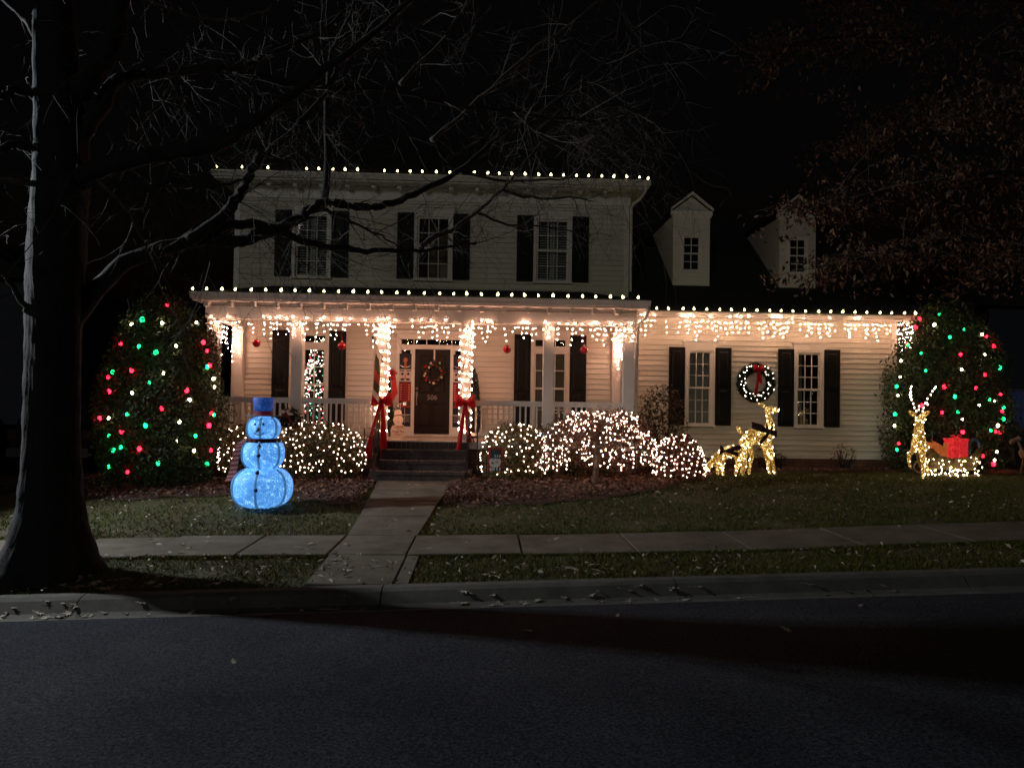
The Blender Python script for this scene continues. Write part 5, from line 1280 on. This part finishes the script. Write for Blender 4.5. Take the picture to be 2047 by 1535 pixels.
def net(label, c, rx, ry, z0, z1, n, lo, k, seed, mt='bulb_net', umin=0.12, umax=1.0, r=0.0084, front=True, name='net_lights'):
    rs = random.Random(seed); pts = []; tries = 0
    while len(pts) < n and tries < n*60:
        tries += 1; u = rs.uniform(umin, umax); a = rs.uniform(math.pi*0.95, math.pi*2.05) if front else rs.uniform(0, 6.28); rad = float(dome_r(np.array(u), lo, k))
        if rs.random() > 0.2+0.8*rad: continue
        p = Vector((c[0]+rx*rad*1.03*math.cos(a), c[1]+ry*rad*1.03*math.sin(a), z0+(z1-z0)*u))
        if any((p-q).length < 0.055 for q in pts): continue
        pts.append(p)
    wires = []
    for i in range(0, len(pts)-1):
        nb = sorted(pts, key=lambda q: (q-pts[i]).length)[1:3]
        for q in nb:
            if (q-pts[i]).length < 0.25: wires.append([pts[i], q])
    return bulb_string(name, label, 'net lights', (c[0], c[1]-ry, z0), pts, wires, mt, 'cable', r, 'lights laid over the low shrubs', 0.002)
def lit_shrub(name, lab1, lab2, c, rx, ry, z0, z1, n, size, lm, nb, seed, lo=0.8, k=3.0, **kw):
    shrub(name, lab1, c, rx, ry, z0, z1, n, size, lm, lo, k, 0.07, seed, **kw); net(lab2, c, rx, ry, z0, z1, nb, lo, k, seed)
lit_shrub('boxwood', 'clipped boxwood half hidden behind the glowing snowman', 'white net lights on the boxwood behind the snowman', (-4.85, 15.45), 0.56, 0.45, 0.02, 1.10, 6000, 0.05, 'boxwood', 75, 21)
lit_shrub('boxwood', 'wide clipped boxwood between the snowman and the steps', 'white net lights on the boxwood left of the steps', (-3.40, 15.45), 0.92, 0.48, 0.02, 1.16, 9500, 0.05, 'boxwood', 150, 22)
lit_shrub('boxwood', 'clipped boxwood just right of the front steps', 'white net lights on the boxwood right of the steps', (0.58, 15.35), 0.68, 0.50, 0.03, 1.18, 8500, 0.05, 'boxwood', 120, 23)
shrub('boxwood', 'reddish boxwood behind the weeping maple', (1.75, 15.75), 0.95, 0.35, 0.03, 1.24, 6500, 0.05, 'boxwood', 0.8, 3.0, 0.08, 24)
lit_shrub('azalea', 'low mounded shrub with bronze leaves next to the grazing fawn', 'white net lights on the mounded shrub next to the fawn', (3.98, 15.45), 0.55, 0.5, 0.05, 1.0, 3800, 0.055, 'maple_leaf', 125, 25, lo=0.95, k=2.0)
shrub('nandina', 'unlit twiggy shrub in front of the wing window beside the porch corner', (3.95, 16.95), 0.60, 0.45, 0.06, 2.05, 2100, 0.085, 'nandina', 0.35, 2.6, 0.18, 26, ragged=0.08, fill=0.5)
for x, h_, s_, lb in ((6.75, 0.55, 31, 'small wispy plant behind the standing doe'), (8.65, 0.62, 32, 'small wispy plant against the wall under the right wing window'), (7.05, 0.4, 33, 'tiny seedling against the wing wall right of the doe')):
    shrub('seedling', lb, (x, 17.85), 0.32 if s_ != 33 else 0.2, 0.18, 0.10, 0.10+h_, 150, 0.06, 'nandina', 0.3, 2.5, 0.2, s_, cat='plant')

# weeping maple carrying the brightest mini lights
mp = thing('weeping_maple', 'low weeping maple with umbrella crown full of white lights', 'tree', (2.15, 14.55, 0.02)); mr = random.Random(12)
part('trunk', MB().tube(smooth_path([(2.12, 14.55, -0.03), (2.14, 14.55, 0.25), (2.17, 14.54, 0.55), (2.15, 14.56, 0.85), (2.22, 14.58, 1.1)], 3), [0.075, .065, .06, .058, .055, .053, .05, .05, .048, .046, .042, .036, .028], 9), 'bark_light', mp, True)
MP = []; mbm = MB(); BP = []
for k in range(46):
    a = 2*math.pi*k/46+mr.gauss(0, .1); R_ = mr.uniform(0.7, 1.0); ex, ey = 2.2+1.24*R_*math.cos(a), 14.6+0.86*R_*math.sin(a); zt = mr.uniform(1.18, 1.46); zl = mr.uniform(0.34, 0.62)+0.05*math.cos(a)
    pts = smooth_path([(2.18, 14.57, mr.uniform(0.75, 1.0)), (2.2+0.35*(ex-2.2), 14.6+0.35*(ey-14.6), zt*0.96), (2.2+0.72*(ex-2.2), 14.6+0.72*(ey-14.6), zt*0.86), (ex, ey, zl+0.28), (ex+0.03*math.cos(a), ey+.02*math.sin(a), zl)], 5)
    mbm.tube(pts, [0.016*(1-0.85*i/len(pts)) for i in range(len(pts))], 5, False)
    for i in range(4, len(pts)):
        for _ in range(9): MP.append((pts[i].x+mr.gauss(0, .09), pts[i].y+mr.gauss(0, .09), pts[i].z+mr.gauss(0.0, .07)))
        if mr.random() < 0.8 or i > len(pts)-3: BP.append((pts[i].x+mr.gauss(0, .05), pts[i].y-0.03+mr.gauss(0, .05), pts[i].z+mr.gauss(0.02, .05)))
part('branch', mbm, 'bark_light', mp)
for q in ([(2.14, 14.5, 0.72), (1.9, 14.2, 0.78), (1.6, 14.05, 0.72), (1.45, 14.0, 0.42)], [(2.17, 14.5, 0.78), (2.5, 14.2, 0.86), (2.7, 14.1, 0.80)]):
    part('branch', MB().tube(smooth_path(q, 4), [0.024-0.0014*i for i in range(4*(len(q)-1)+1)], 6), 'bark_light', mp, True)
leafpart('foliage', leaves('foliage', MP, np.tile([0, -0.5, 0.6], (len(MP), 1)), 0.075, 'maple_leaf', 0.3, 0.9, nrs, 0.3, 0.8), mp, None)
ring = net  # lights over the crown
t = bulb_string('maple_lights', 'dense white mini lights covering the weeping maple crown', 'string lights', (2.2, 13.8, 0.3), BP, [], 'bulb_net', r=0.0086)
b = MB()
for i in range(0, len(BP)-1):
    if (Vector(BP[i])-Vector(BP[i+1])).length < 0.4: b.tube([BP[i], BP[i+1]], 0.002, 3, False)
part('cable', b, 'cable', t)

# ------------------------------------------------------------------ glowing snowman
SX, SY, SZ = -3.68, 12.55, H(-3.68, 12.55)-0.01
sm = thing('snowman_decoration', 'glowing blue white fabric snowman with top hat and striped scarf on the lawn', 'snowman', (SX, SY, SZ)); YF = 0.06   # faces a little to the left
def seg(name, zc_, r_, hz, nlobe=6, cut=None, mt='snow_lit'):
    b = MB(); n = 48; k = 20; vs = []
    for i in range(k+1):
        v = -1+2*i/k; v = max(cut[0], min(cut[1], v)) if cut else v; rr = (1-abs(v)**2.5)**(1/2.5)
        for j in range(n):
            a = 2*math.pi*j/n; lob = 1-0.035*abs(math.cos(nlobe*(a+math.pi/2-YF)/2))**8
            vs.append((SX+r_*rr*lob*math.cos(a), SY+r_*rr*lob*math.sin(a), SZ+zc_+hz*v))
    b.add(vs, [(i*n+j, i*n+(j+1) % n, (i+1)*n+(j+1) % n, (i+1)*n+j) for i in range(k) for j in range(n)]); o = part(name, b, mt, sm, True)
    for q in range(nlobe):                         # dark seams of the wire frame
        a = math.pi*2*q/nlobe-math.pi/2+YF; pts = []
        for i in range(1, 20):
            v = -0.96+1.92*i/20
            if cut and not cut[0] <= v <= cut[1]: continue
            rr = (1-abs(v)**2.5)**(1/2.5)*r_*0.985; pts.append((SX+rr*math.cos(a), SY+rr*math.sin(a), SZ+zc_+hz*v))
        part('seam', MB().tube(pts, 0.022, 6), 'seam_grey', o)
    return o
mat('seam_blue', (0.10, 0.16, 0.22), 0.8, 0.1, 9); lit_fabric('seam_grey', (0.08, 0.20, 0.36), (0.12, 0.28, 0.48), 0.8, 1.0, 60, (0.04, 0.12, 0.25))
seg('lower_body', 0.355, 0.49, 0.345, 6, (-0.98, 0.97)); seg('middle_body', 0.915, 0.345, 0.275, 6, (-0.9, 0.9)); seg('head', 1.325, 0.272, 0.20, 6, (-0.92, 0.97))
part('hat_brim', MB().lathe((SX-0.01, SY, SZ+1.53), [(0.30, 0), (0.30, 0.008), (0.14, 0.012)], 28), 'seam_blue', sm)
part('hat_band', MB().lathe((SX-0.01, SY, SZ+1.54), [(0.150, 0), (0.152, 0.07)], 28), 'band_red', sm)
part('hat', MB().lathe((SX-0.01, SY, SZ+1.61), [(0.150, 0), (0.158, 0.10), (0.170, 0.215), (0.165, 0.225), (0.15, 0.215)], 28), 'hat_lit', sm, True)
def on_body(zz, r_, az, off=0.0): a = -math.pi/2+YF+az; return (SX+(r_+off)*math.cos(a), SY+(r_+off)*math.sin(a), SZ+zz)
for zz, r_ in ((1.045, 0.318), (0.90, 0.345), (0.63, 0.40), (0.36, 0.487)): part('button', MB().ball(on_body(zz, r_, 0.02, 0.0), 0.034, 12, 8, 1.0, 0.6), 'black_plastic', sm, True)
for az in (-0.32, 0.20): part('eye', MB().ball(on_body(1.40, 0.255, az, 0.0), 0.022, 10, 7, 1.1), 'black_plastic', sm, True)
p0, p1 = Vector(on_body(1.33, 0.26, -0.06)), Vector(on_body(1.275, 0.26, -0.09, 0.12)); part('nose', MB().tube([p0, p0.lerp(p1, .5), p1], [0.034, 0.024, 0.004], 9), 'seam_blue', sm, True)
part('mouth', MB().tube([on_body(1.225+0.09*(u*u), 0.262-0.01*u*u, -0.06+u*0.46, 0.004) for u in np.linspace(-1, 1, 13)], 0.0075, 5), 'black_plastic', sm, True)
leafmat('tinsel', (0.03, 0.05, 0.05), (0.5, 0.6, 0.65), rough=0.3); mat('scarf_pale', (0.26, 0.13, 0.13), 0.9, 0.3, 20)
# striped scarf: collar of alternating bands, one tail hanging on the left
n = 40
for k in range(n):
    a0, a1 = 2*math.pi*k/n, 2*math.pi*(k+1)/n; b = MB(); vs = []
    for a in (a0, a1):
        for rr, zz in ((0.245, 1.09), (0.285, 1.095), (0.288, 1.165), (0.245, 1.17)): vs.append((SX+rr*math.cos(a), SY+rr*math.sin(a), SZ+zz))
    b.add(vs, [(0,1,5,4), (1,2,6,5), (2,3,7,6), (3,0,4,7), (0,3,2,1), (4,5,6,7)]); part('scarf_band', b, 'black_plastic' if k % 2 else 'plaid', sm)
prev = None
path = smooth_path([(SX-0.22, SY-0.17, SZ+1.15), (SX-0.33, SY-0.17, SZ+1.05), (SX-0.40, SY-0.13, SZ+0.85), (SX-0.45, SY-0.10, SZ+0.62), (SX-0.50, SY-0.12, SZ+0.45)], 6)
for k in range(len(path)-1):
    p, q = path[k], path[k+1]; w0, w1 = 0.055+0.0008*k, 0.055+0.0008*(k+1)
    part('scarf_tail_stripe', MB().strip([(p.x-w0, p.y, p.z), (q.x-w1, q.y, q.z)], [(p.x+w0, p.y-0.035, p.z+.02), (q.x+w1, q.y-0.035, q.z+.02)], 0.012), 'plaid' if k % 2 else 'scarf_pale', sm)
tp_ = nrs.uniform(0, 2*np.pi, 260); tr_ = nrs.uniform(0.26, 0.48, 260)
leafpart('base_tinsel', leaves('base_tinsel', np.stack([SX+tr_*np.cos(tp_), SY+tr_*np.sin(tp_), SZ+0.02+0.06*nrs.rand(260)], 1), np.tile([0, -0.6, 0.5], (260, 1)), 0.07, 'tinsel', 0.12, 0.8), sm)
part('base_ring', MB().tube([(SX+0.30*math.cos(a), SY+0.30*math.sin(a), SZ+0.03) for a in np.linspace(0, 6.283, 25)], 0.012, 5, False), 'iron', sm)

# ------------------------------------------------------------------ wire deer
def deer_bulbs(parent, me, count, r=0.013, seed=1):
    rs = random.Random(seed); polys = [p for p in me.polygons if p.normal.y < 0.45]; b = MB(); L = rootloc(parent)
    for _ in range(count):
        p = rs.choices(polys, [q.area for q in polys])[0]; c_ = p.center+p.normal*0.008+L; mini(b, tuple(c_), r)
    part('mini_bulbs', b, 'bulb_deer', parent, kind='stuff')
DY = 16.5
dg_ = H(6, 16.5)+0.045-0.03
def body(nm, parent, pts, edges, rad, mt='deer_lit', sub=2):
    me = skin(pts, edges, rad, sub); return skinpart(nm, me, mt, parent)
doe = thing('doe_decoration', 'lit golden wire doe standing with raised head and dark bow', 'deer decoration', (6.05, DY, dg_))
P = [(5.72, DY, .95), (5.86, DY, .96), (6.04, DY, .94), (6.20, DY, .96), (6.30, DY, 1.09), (6.30, DY, 1.27), (6.25, DY, 1.43), (6.24, DY, 1.535), (6.37, DY, 1.545), (6.50, DY, 1.51),
     (5.73, DY-.09, .82), (5.83, DY-.10, .66), (5.87, DY-.10, .50), (5.82, DY-.10, .30), (5.80, DY-.10, dg_+.01), (5.72, DY+.09, .82), (5.76, DY+.10, .64), (5.79, DY+.10, .48), (5.73, DY+.10, .28), (5.69, DY+.10, dg_+.01),
     (6.22, DY-.08, .82), (6.29, DY-.09, .57), (6.34, DY-.09, .32), (6.39, DY-.09, dg_+.01), (6.20, DY+.08, .82), (6.25, DY+.09, .57), (6.30, DY+.09, .32), (6.35, DY+.09, dg_+.01)]
E_ = [(0,1),(1,2),(2,3),(3,4),(4,5),(5,6),(6,7),(7,8),(8,9),(0,10),(10,11),(11,12),(12,13),(13,14),(0,15),(15,16),(16,17),(17,18),(18,19),(3,20),(20,21),(21,22),(22,23),(3,24),(24,25),(25,26),(26,27)]
Rr = [.185,.205,.20,.205,.14,.075,.064,.10,.085,.04, .115,.072,.045,.034,.028, .11,.068,.042,.032,.028, .095,.060,.042,.032, .095,.060,.042,.032]
o = body('body', doe, P, E_, Rr); deer_bulbs(doe, o.data, 70, 0.0085, 3)
body('tail', doe, [(5.66, DY, .98), (5.60, DY, 1.08), (5.57, DY, 1.17)], [(0,1),(1,2)], [.04,.048,.022])
for dx, dy in ((-0.10, -.03), (-0.03, .05)): body('ear', doe, [(6.22, DY+dy, 1.57), (6.15+dx*.4, DY+dy, 1.63), (6.09+dx*.8, DY+dy, 1.68)], [(0,1),(1,2)], [.03,.045,.014])
for k, dy in enumerate((-.10, .10)): part('stake', MB().tube([(5.80+.5*k, DY+dy, dg_-.06), (5.80+.5*k, DY+dy, dg_+.05)], 0.006, 4), 'iron', doe)
def dark_bow(label, x, y, z, s, tl, tr_):
    t = thing('deer_bow', label, 'bow', (x, y, z), 'dark bows on the lit deer')
    for sg, (dx, dz) in zip((-1, 1), tl): part('loop', MB().strip([(x, y, z+.015*s), (x+dx*.5*s, y-.06*s, z+(dz*.5+.075)*s), (x+dx*s, y-.01, z+(dz+.055)*s)], [(x, y, z-.025*s), (x+dx*.5*s, y-.05*s, z+(dz*.5-.07)*s), (x+dx*s, y-.01, z+(dz-.075)*s)], 0.02*s), 'ribbon_dark', t, True)
    for dx, dz in tr_: part('tail', MB().strip([(x, y-.02, z+.02*s), (x+dx*.6*s, y-.05*s, z+(dz*.5+.055)*s), (x+dx*s, y-.03*s, z+(dz+.055)*s)], [(x, y-.02, z-.03*s), (x+dx*.6*s, y-.04*s, z+(dz*.5-.06)*s), (x+dx*s, y-.02*s, z+(dz-.07)*s)], 0.006), 'ribbon_dark', t)
    part('knot', MB().ball((x, y-.03*s, z), .038*s, 8, 6), 'ribbon_dark', t, True)
dark_bow('dark burgundy bow on the chest of the standing doe', 6.22, DY-.20, 1.04, 1.15, ((-.34, .14), (.06, .13)), ((-.20, -.22), (.13, -.03), (-.08, .12)))
FY = 16.2; fg = H(5.2, FY)+0.01
fawn = thing('fawn_decoration', 'small lit golden wire fawn grazing with lowered head', 'deer decoration', (5.3, FY, fg))
P = [(5.52, FY, .61), (5.40, FY, .64), (5.25, FY, .61), (5.12, FY, .58), (5.03, FY, .50), (4.94, FY, .40), (4.86, FY, .31), (4.79, FY, .22), (4.74, FY, .155),
     (5.54, FY-.06, .50), (5.62, FY-.07, .37), (5.58, FY-.07, .22), (5.565, FY-.07, fg+.02), (5.50, FY+.06, .50), (5.53, FY+.07, .36), (5.48, FY+.07, .22), (5.45, FY+.07, fg+.02),
     (5.12, FY-.05, .45), (5.12, FY-.06, .26), (5.14, FY-.06, fg+.02), (5.08, FY+.05, .45), (5.07, FY+.06, .26), (5.06, FY+.06, fg+.02)]
E_ = [(0,1),(1,2),(2,3),(3,4),(4,5),(5,6),(6,7),(7,8),(0,9),(9,10),(10,11),(11,12),(0,13),(13,14),(14,15),(15,16),(3,17),(17,18),(18,19),(3,20),(20,21),(21,22)]
Rr = [.135,.155,.145,.135,.09,.07,.07,.072,.038, .095,.058,.042,.033, .095,.058,.042,.033, .075,.048,.035, .075,.048,.035]
o = body('body', fawn, P, E_, Rr); deer_bulbs(fawn, o.data, 44, 0.008, 4)
for dy in (-.04, .04): body('ear', fawn, [(4.89, FY+dy, .37), (4.93, FY+dy*2, .33), (4.97, FY+dy*3, .28)], [(0,1),(1,2)], [.014,.022,.006])
dark_bow('dark burgundy bow on the back of the grazing fawn', 5.14, FY-.15, .635, 0.75, ((.48, .12), (-.12, .10)), ((.40, -.10), (-.14, -.06)))
BY = 15.45; bgz = H(9.1, BY)+0.0
buck = thing('buck_decoration', 'lit golden wire buck with tall antlers facing the street', 'deer decoration', (9.15, BY, bgz))
P = [(9.05, BY-.10, 1.42), (9.05, BY-.02, 1.37), (9.06, BY, 1.22), (9.08, BY+.03, 1.05), (9.11, BY+.10, .88), (9.25, BY+.35, .84), (9.50, BY+.6, .82), (9.68, BY+.75, .82),
     (9.15, BY+.05, .72), (9.17, BY+.02, .44), (9.14, BY, bgz+.03), (8.99, BY+.05, .76), (8.82, BY-.05, .64), (8.80, BY-.10, .46), (8.86, BY-.06, .36),
     (9.62, BY+.75, .62), (9.58, BY+.7, .40), (9.62, BY+.7, bgz+.03), (9.74, BY+.8, .62), (9.76, BY+.8, .40), (9.74, BY+.8, bgz+.03), (9.05, BY-.19, 1.36)]
E_ = [(4,3),(3,2),(2,1),(1,0),(0,21),(4,5),(5,6),(6,7),(4,8),(8,9),(9,10),(4,11),(11,12),(12,13),(13,14),(7,15),(15,16),(16,17),(7,18),(18,19),(19,20)]
order = [4,3,2,1,0,21,5,6,7,8,9,10,11,12,13,14,15,16,17,18,19,20]; inv = {v: i for i, v in enumerate(order)}
Rr = [.10,.088,.092,.118,.155,.13,.14,.14,.065,.042,.028,.06,.042,.03,.022,.075,.045,.03,.075,.045,.03,.055]
o = body('body', buck, [P[i] for i in order], [(inv[a], inv[c]) for a, c in E_], [Rr[i] for i in order]); deer_bulbs(buck, o.data, 70, 0.0085, 5)
for sg in (-1, 1): body('ear', buck, [(9.05+sg*.06, BY-.02, 1.46), (9.05+sg*.14, BY-.02, 1.50), (9.05+sg*.23, BY-.02, 1.56)], [(0,1),(1,2)], [.03,.058,.016])
ab = MB()
for pts in ([(9.0, BY, 1.50), (8.97, BY, 1.63), (8.90, BY, 1.80), (8.87, BY, 1.96), (8.89, BY, 2.07)], [(9.10, BY, 1.50), (9.14, BY, 1.63), (9.23, BY, 1.82), (9.34, BY, 1.98), (9.41, BY, 2.07)], [(8.92, BY, 1.76), (8.84, BY-.05, 1.84), (8.83, BY-.05, 1.94)], [(9.20, BY, 1.76), (9.20, BY-.05, 1.70)], [(9.02, BY, 1.52), (9.00, BY-.08, 1.66)]):
    sp = smooth_path(pts, 4); part('antler', MB().tube(sp, [0.013-0.008*i/len(sp) for i in range(len(sp))], 6), 'wood_log', buck, True)
    for i in range(2, len(sp), 2): mini(ab, (sp[i].x+rnd.gauss(0, .008), sp[i].y-.02, sp[i].z), 0.014)
part('antler_bulbs', ab, 'bulb_wreath', buck, kind='stuff')
dark_bow('dark burgundy bow on the neck of the antlered buck', 9.30, BY-.06, .98, 0.8, ((.30, -.06), (.05, .22)), ((.12, .20), (.28, -.12)))
part('stake', MB().tube([(8.72, BY-.05, bgz-.05), (8.86, BY-.06, .40)], 0.006, 4), 'iron', buck)
# sleigh with presents
sl = thing('sleigh_decoration', 'lit golden wire sleigh behind the antlered buck', 'sleigh', (10.1, 16.15, 0.1)); zg = H(10.1, 16.0)
for yy in (15.98, 16.36):
    part('runner', MB().tube(smooth_path([(9.55, yy, zg+.30), (9.48, yy, zg+.18), (9.58, yy, zg+.06), (9.9, yy, zg+.03), (10.6, yy, zg+.03), (10.75, yy, zg+.06)], 4), 0.018, 6), 'wood_log', sl, True)
    part('side_panel', MB().prism_xz([(9.60, zg+.16), (10.62, zg+.14), (10.72, zg+.40), (10.80, zg+.70), (10.66, zg+.62), (10.52, zg+.44), (10.1, zg+.40), (9.85, zg+.46), (9.66, zg+.62), (9.54, zg+.60), (9.52, zg+.46)], yy-.008, yy+.008), 'sleigh_mesh', sl) if 'sleigh_mesh' in MATS else None
    for xx in (9.75, 10.1, 10.45): part('strut', MB().tube([(xx, yy, zg+.03), (xx, yy, zg+.18)], 0.012, 5), 'wood_log', sl)
b = MB()
for _ in range(66):
    u = rnd.random(); mini(b, (9.5+1.25*u, 15.93+rnd.uniform(-.05, .03), zg+rnd.uniform(.03, .16)+(.30*rnd.random() if rnd.random() < .45 else 0)), 0.009)
part('mini_bulbs', b, 'bulb_deer', sl, kind='stuff')
def gift(label, x, y, z, w, d, h, mt, rb, rot):
    t = thing('gift_box', label, 'gift box', (x, y, z), 'lit presents in the sleigh'); t.rotation_euler = (0, 0, rot)
    part('box', MB().box(x-w/2, x+w/2, y-d/2, y+d/2, z, z+h), mt, t); part('lid', MB().box(x-w/2-.015, x+w/2+.015, y-d/2-.015, y+d/2+.015, z+h+.001, z+h+.045), mt, t)
    b = MB(); b.box(x-.03, x+.03, y-d/2-.018, y+d/2+.018, z, z+h+.05); part('ribbon', b, rb, t)
    for sg in (-1, 1): part('bow_loop', MB().tube([(x, y, z+h+.05), (x+sg*.06, y, z+h+.12), (x+sg*.12, y, z+h+.11), (x+sg*.07, y, z+h+.06), (x, y, z+h+.05)], 0.012, 5), rb, t, True)
gift('tall lit red present with a bow in the sleigh', 10.32, 16.18, zg+.28, 0.36, 0.28, 0.50, 'gift_red', 'gift_red', 0.12); gift('shorter lit orange present beside the red one in the sleigh', 9.88, 16.16, zg+.20, 0.32, 0.26, 0.48, 'gift_orange', 'gift_orange', -0.1)
single('tinsel_ring', MB().tube([(10.68+.13*math.cos(a), 16.1, zg+.62+.19*math.sin(a)) for a in np.linspace(0, 6.283, 22)], 0.035, 7, False), 'seam_blue', 'dark blue tinsel ring at the right end of the sleigh', 'decoration', (10.68, 16.1, zg+.4), smooth=True)

# log reindeer at the far right edge
lg = thing('log_reindeer', 'rustic reindeer made of logs at the right edge of the lawn', 'deer decoration', (12.35, 16.6, 0.15)); z0 = H(12.35, 16.6)
part('body', MB().tube([(12.10, 16.6, z0+.42), (12.62, 16.6, z0+.50)], 0.10, 10), 'wood_log', lg)
for dx, ex in ((.06, -.10), (.10, .06), (.42, .36), (.46, .56)): part('leg', MB().tube([(12.1+dx, 16.6, z0+.40), (12.1+ex, 16.6+(-.12 if ex < dx else .12), z0-.03)], 0.025, 6), 'wood_log', lg)
part('neck', MB().tube([(12.14, 16.6, z0+.46), (12.0, 16.6, z0+.74)], 0.03, 6), 'wood_log', lg); part('head', MB().tube([(12.05, 16.6, z0+.76), (11.84, 16.6, z0+.68)], [0.06, 0.045], 8), 'wood_log', lg)

# ------------------------------------------------------------------ dark background on both sides
def car(label, x, y, z, paint, rot=0.0):
    t = thing('parked_car', label, 'car', (x, y, z), 'cars parked in the driveway'); t.rotation_euler = (0, 0, rot); w = 0.92
    secs = [(0.0, 0.40, 1.00), (0.12, 0.36, 1.08), (0.5, 0.32, 1.10), (1.2, 0.30, 1.08), (3.3, 0.30, 1.02), (4.3, 0.34, 0.92), (4.6, 0.42, 0.75)]; b = MB(); vs = []
    for yy, lo_, hi_ in secs:
        k = 0.90 if yy in (0.0, 4.6) else 1.0
        vs += [(x-w*k, y+yy, z+lo_), (x-w*k, y+yy, z+hi_-.12), (x-w*k*.92, y+yy, z+hi_), (x+w*k*.92, y+yy, z+hi_), (x+w*k, y+yy, z+hi_-.12), (x+w*k, y+yy, z+lo_)]
    b.add(vs, [(i*6+j_, i*6+(j_+1) % 6, (i+1)*6+(j_+1) % 6, (i+1)*6+j_) for i in range(6) for j_ in range(6)]+[(5,4,3,2,1,0), tuple(36+i for i in range(6))]); part('body', b, paint, t, False)
    c_ = MB(); c_.add([(x-.80, y+.15, z+1.08), (x+.80, y+.15, z+1.08), (x+.80, y+3.1, z+1.04), (x-.80, y+3.1, z+1.04), (x-.62, y+.55, z+1.66), (x+.62, y+.55, z+1.66), (x+.62, y+2.3, z+1.68), (x-.62, y+2.3, z+1.68)], [(4,5,6,7), (0,1,5,4), (1,2,6,5), (2,3,7,6), (3,0,4,7)]); part('cabin', c_, paint, t)
    part('rear_window', MB().add([(x-.66, y+.20, z+1.16), (x+.66, y+.20, z+1.16), (x+.54, y+.50, z+1.60), (x-.54, y+.50, z+1.60), (x-.66, y+.18, z+1.16), (x+.66, y+.18, z+1.16), (x+.54, y+.48, z+1.60), (x-.54, y+.48, z+1.60)], [(0,1,2,3), (4,7,6,5), (0,4,5,1), (2,6,7,3)]), 'black_plastic', t)
    for sg in (-1, 1):
        part('tail_light', MB().box(x+sg*.78-.09, x+sg*.78+.09, y-.012, y+.05, z+.78, z+.98), 'car_red', t)
        for yy in (.85, 3.7):
            wh = part('wheel', MB().tube([(x+sg*.72, y+yy, z+.33), (x+sg*.93, y+yy, z+.33)], 0.33, 18), 'rubber', t); part('rim', MB().tube([(x+sg*.935, y+yy, z+.33), (x+sg*.94, y+yy, z+.33)], 0.19, 12), 'metal', wh)
    part('licence_plate', MB().box(x-.15, x+.15, y-.02, y-.004, z+.62, z+.77), 'plate', t); part('bumper', MB().box(x-.86, x+.86, y-.06, y+.02, z+.40, z+.58), 'black_plastic', t)
b = MB(); V_, F_ = grid(np.linspace(-16, -8.6, 12), np.linspace(10.7, 30, 30), lambda x, y: hgt(x, y)+0.012); dv = link('driveway', npmesh('driveway', V_, F_, 'asphalt')); dv['kind'] = 'structure'
car('black car parked in the driveway between tree trunk and holly', -9.35, 16.4, H(-9.3, 17)+.015, 'car_paint', 0.0); car('dark red car at the far left behind the tree trunk', -12.5, 15.8, H(-12, 17)+.015, 'car_red', 0.05)
def neighbor(label, x0, x1, y, z0, zh_, win):
    t = thing('neighbor_house', label, 'house', ((x0+x1)/2, y, z0)); xc = (x0+x1)/2
    part('wall', MB().box(x0, x1, y, y+9, z0, zh_), 'neighbor_wall', t)
    part('roof', MB().prism_xz([(x0-.5, zh_), (x1+.5, zh_), (xc, zh_+2.6)], y-.4, y+9.4), 'shingle', t)
    for wx, wz, mt_ in win:
        f = part('window', MB().box(wx-.55, wx+.55, y-.06, y-.002, wz-.85, wz+.85), 'neighbor_trim', t)
        for sx in (-1, 1):
            for q in (-1, 1): part('pane', MB().box(wx+sx*.24-.21, wx+sx*.24+.21, y-.075, y-.061, wz+q*.38-.35, wz+q*.38+.35), mt_, f)
    part('door', MB().box(xc-.5, xc+.5, y-.05, y-.002, z0, z0+2.1), 'neighbor_trim', t)
neighbor('dim neighbouring house behind the far left of the tree trunk', -26, -15.5, 26.0, -0.3, 5.5, ((-17.2, 2.2, 'black_plastic'), (-20.5, 2.2, 'black_plastic'), (-17.2, 4.4, 'black_plastic')))
glow('bulb_blue', (0.10, 0.13, 0.35), 0.03)
neighbor('dark neighbouring house with dim blue windows beyond the right holly', 20.5, 31, 30.0, 0.2, 5.8, ((21.8, 1.6, 'bulb_blue'), (24.2, 1.6, 'bulb_blue')))
bs = thing('bare_sapling', 'thin bare sapling at the right edge behind the sleigh', 'tree', (13.1, 18.2, 0.1)); part('trunk', MB().tube([(13.1, 18.2, .1), (13.0, 18.2, .8), (12.85, 18.2, 1.7)], [.045, .035, .012], 7), 'bark_light', bs)
for q in ([(13.02, 18.2, .7), (13.3, 18.1, 1.3), (13.35, 18.1, 1.8)], [(13.05, 18.2, .5), (12.7, 18.1, .95), (12.55, 18.1, 1.25)]): part('limb', MB().tube(q, [.022, .014, .006], 6), 'bark_light', bs)
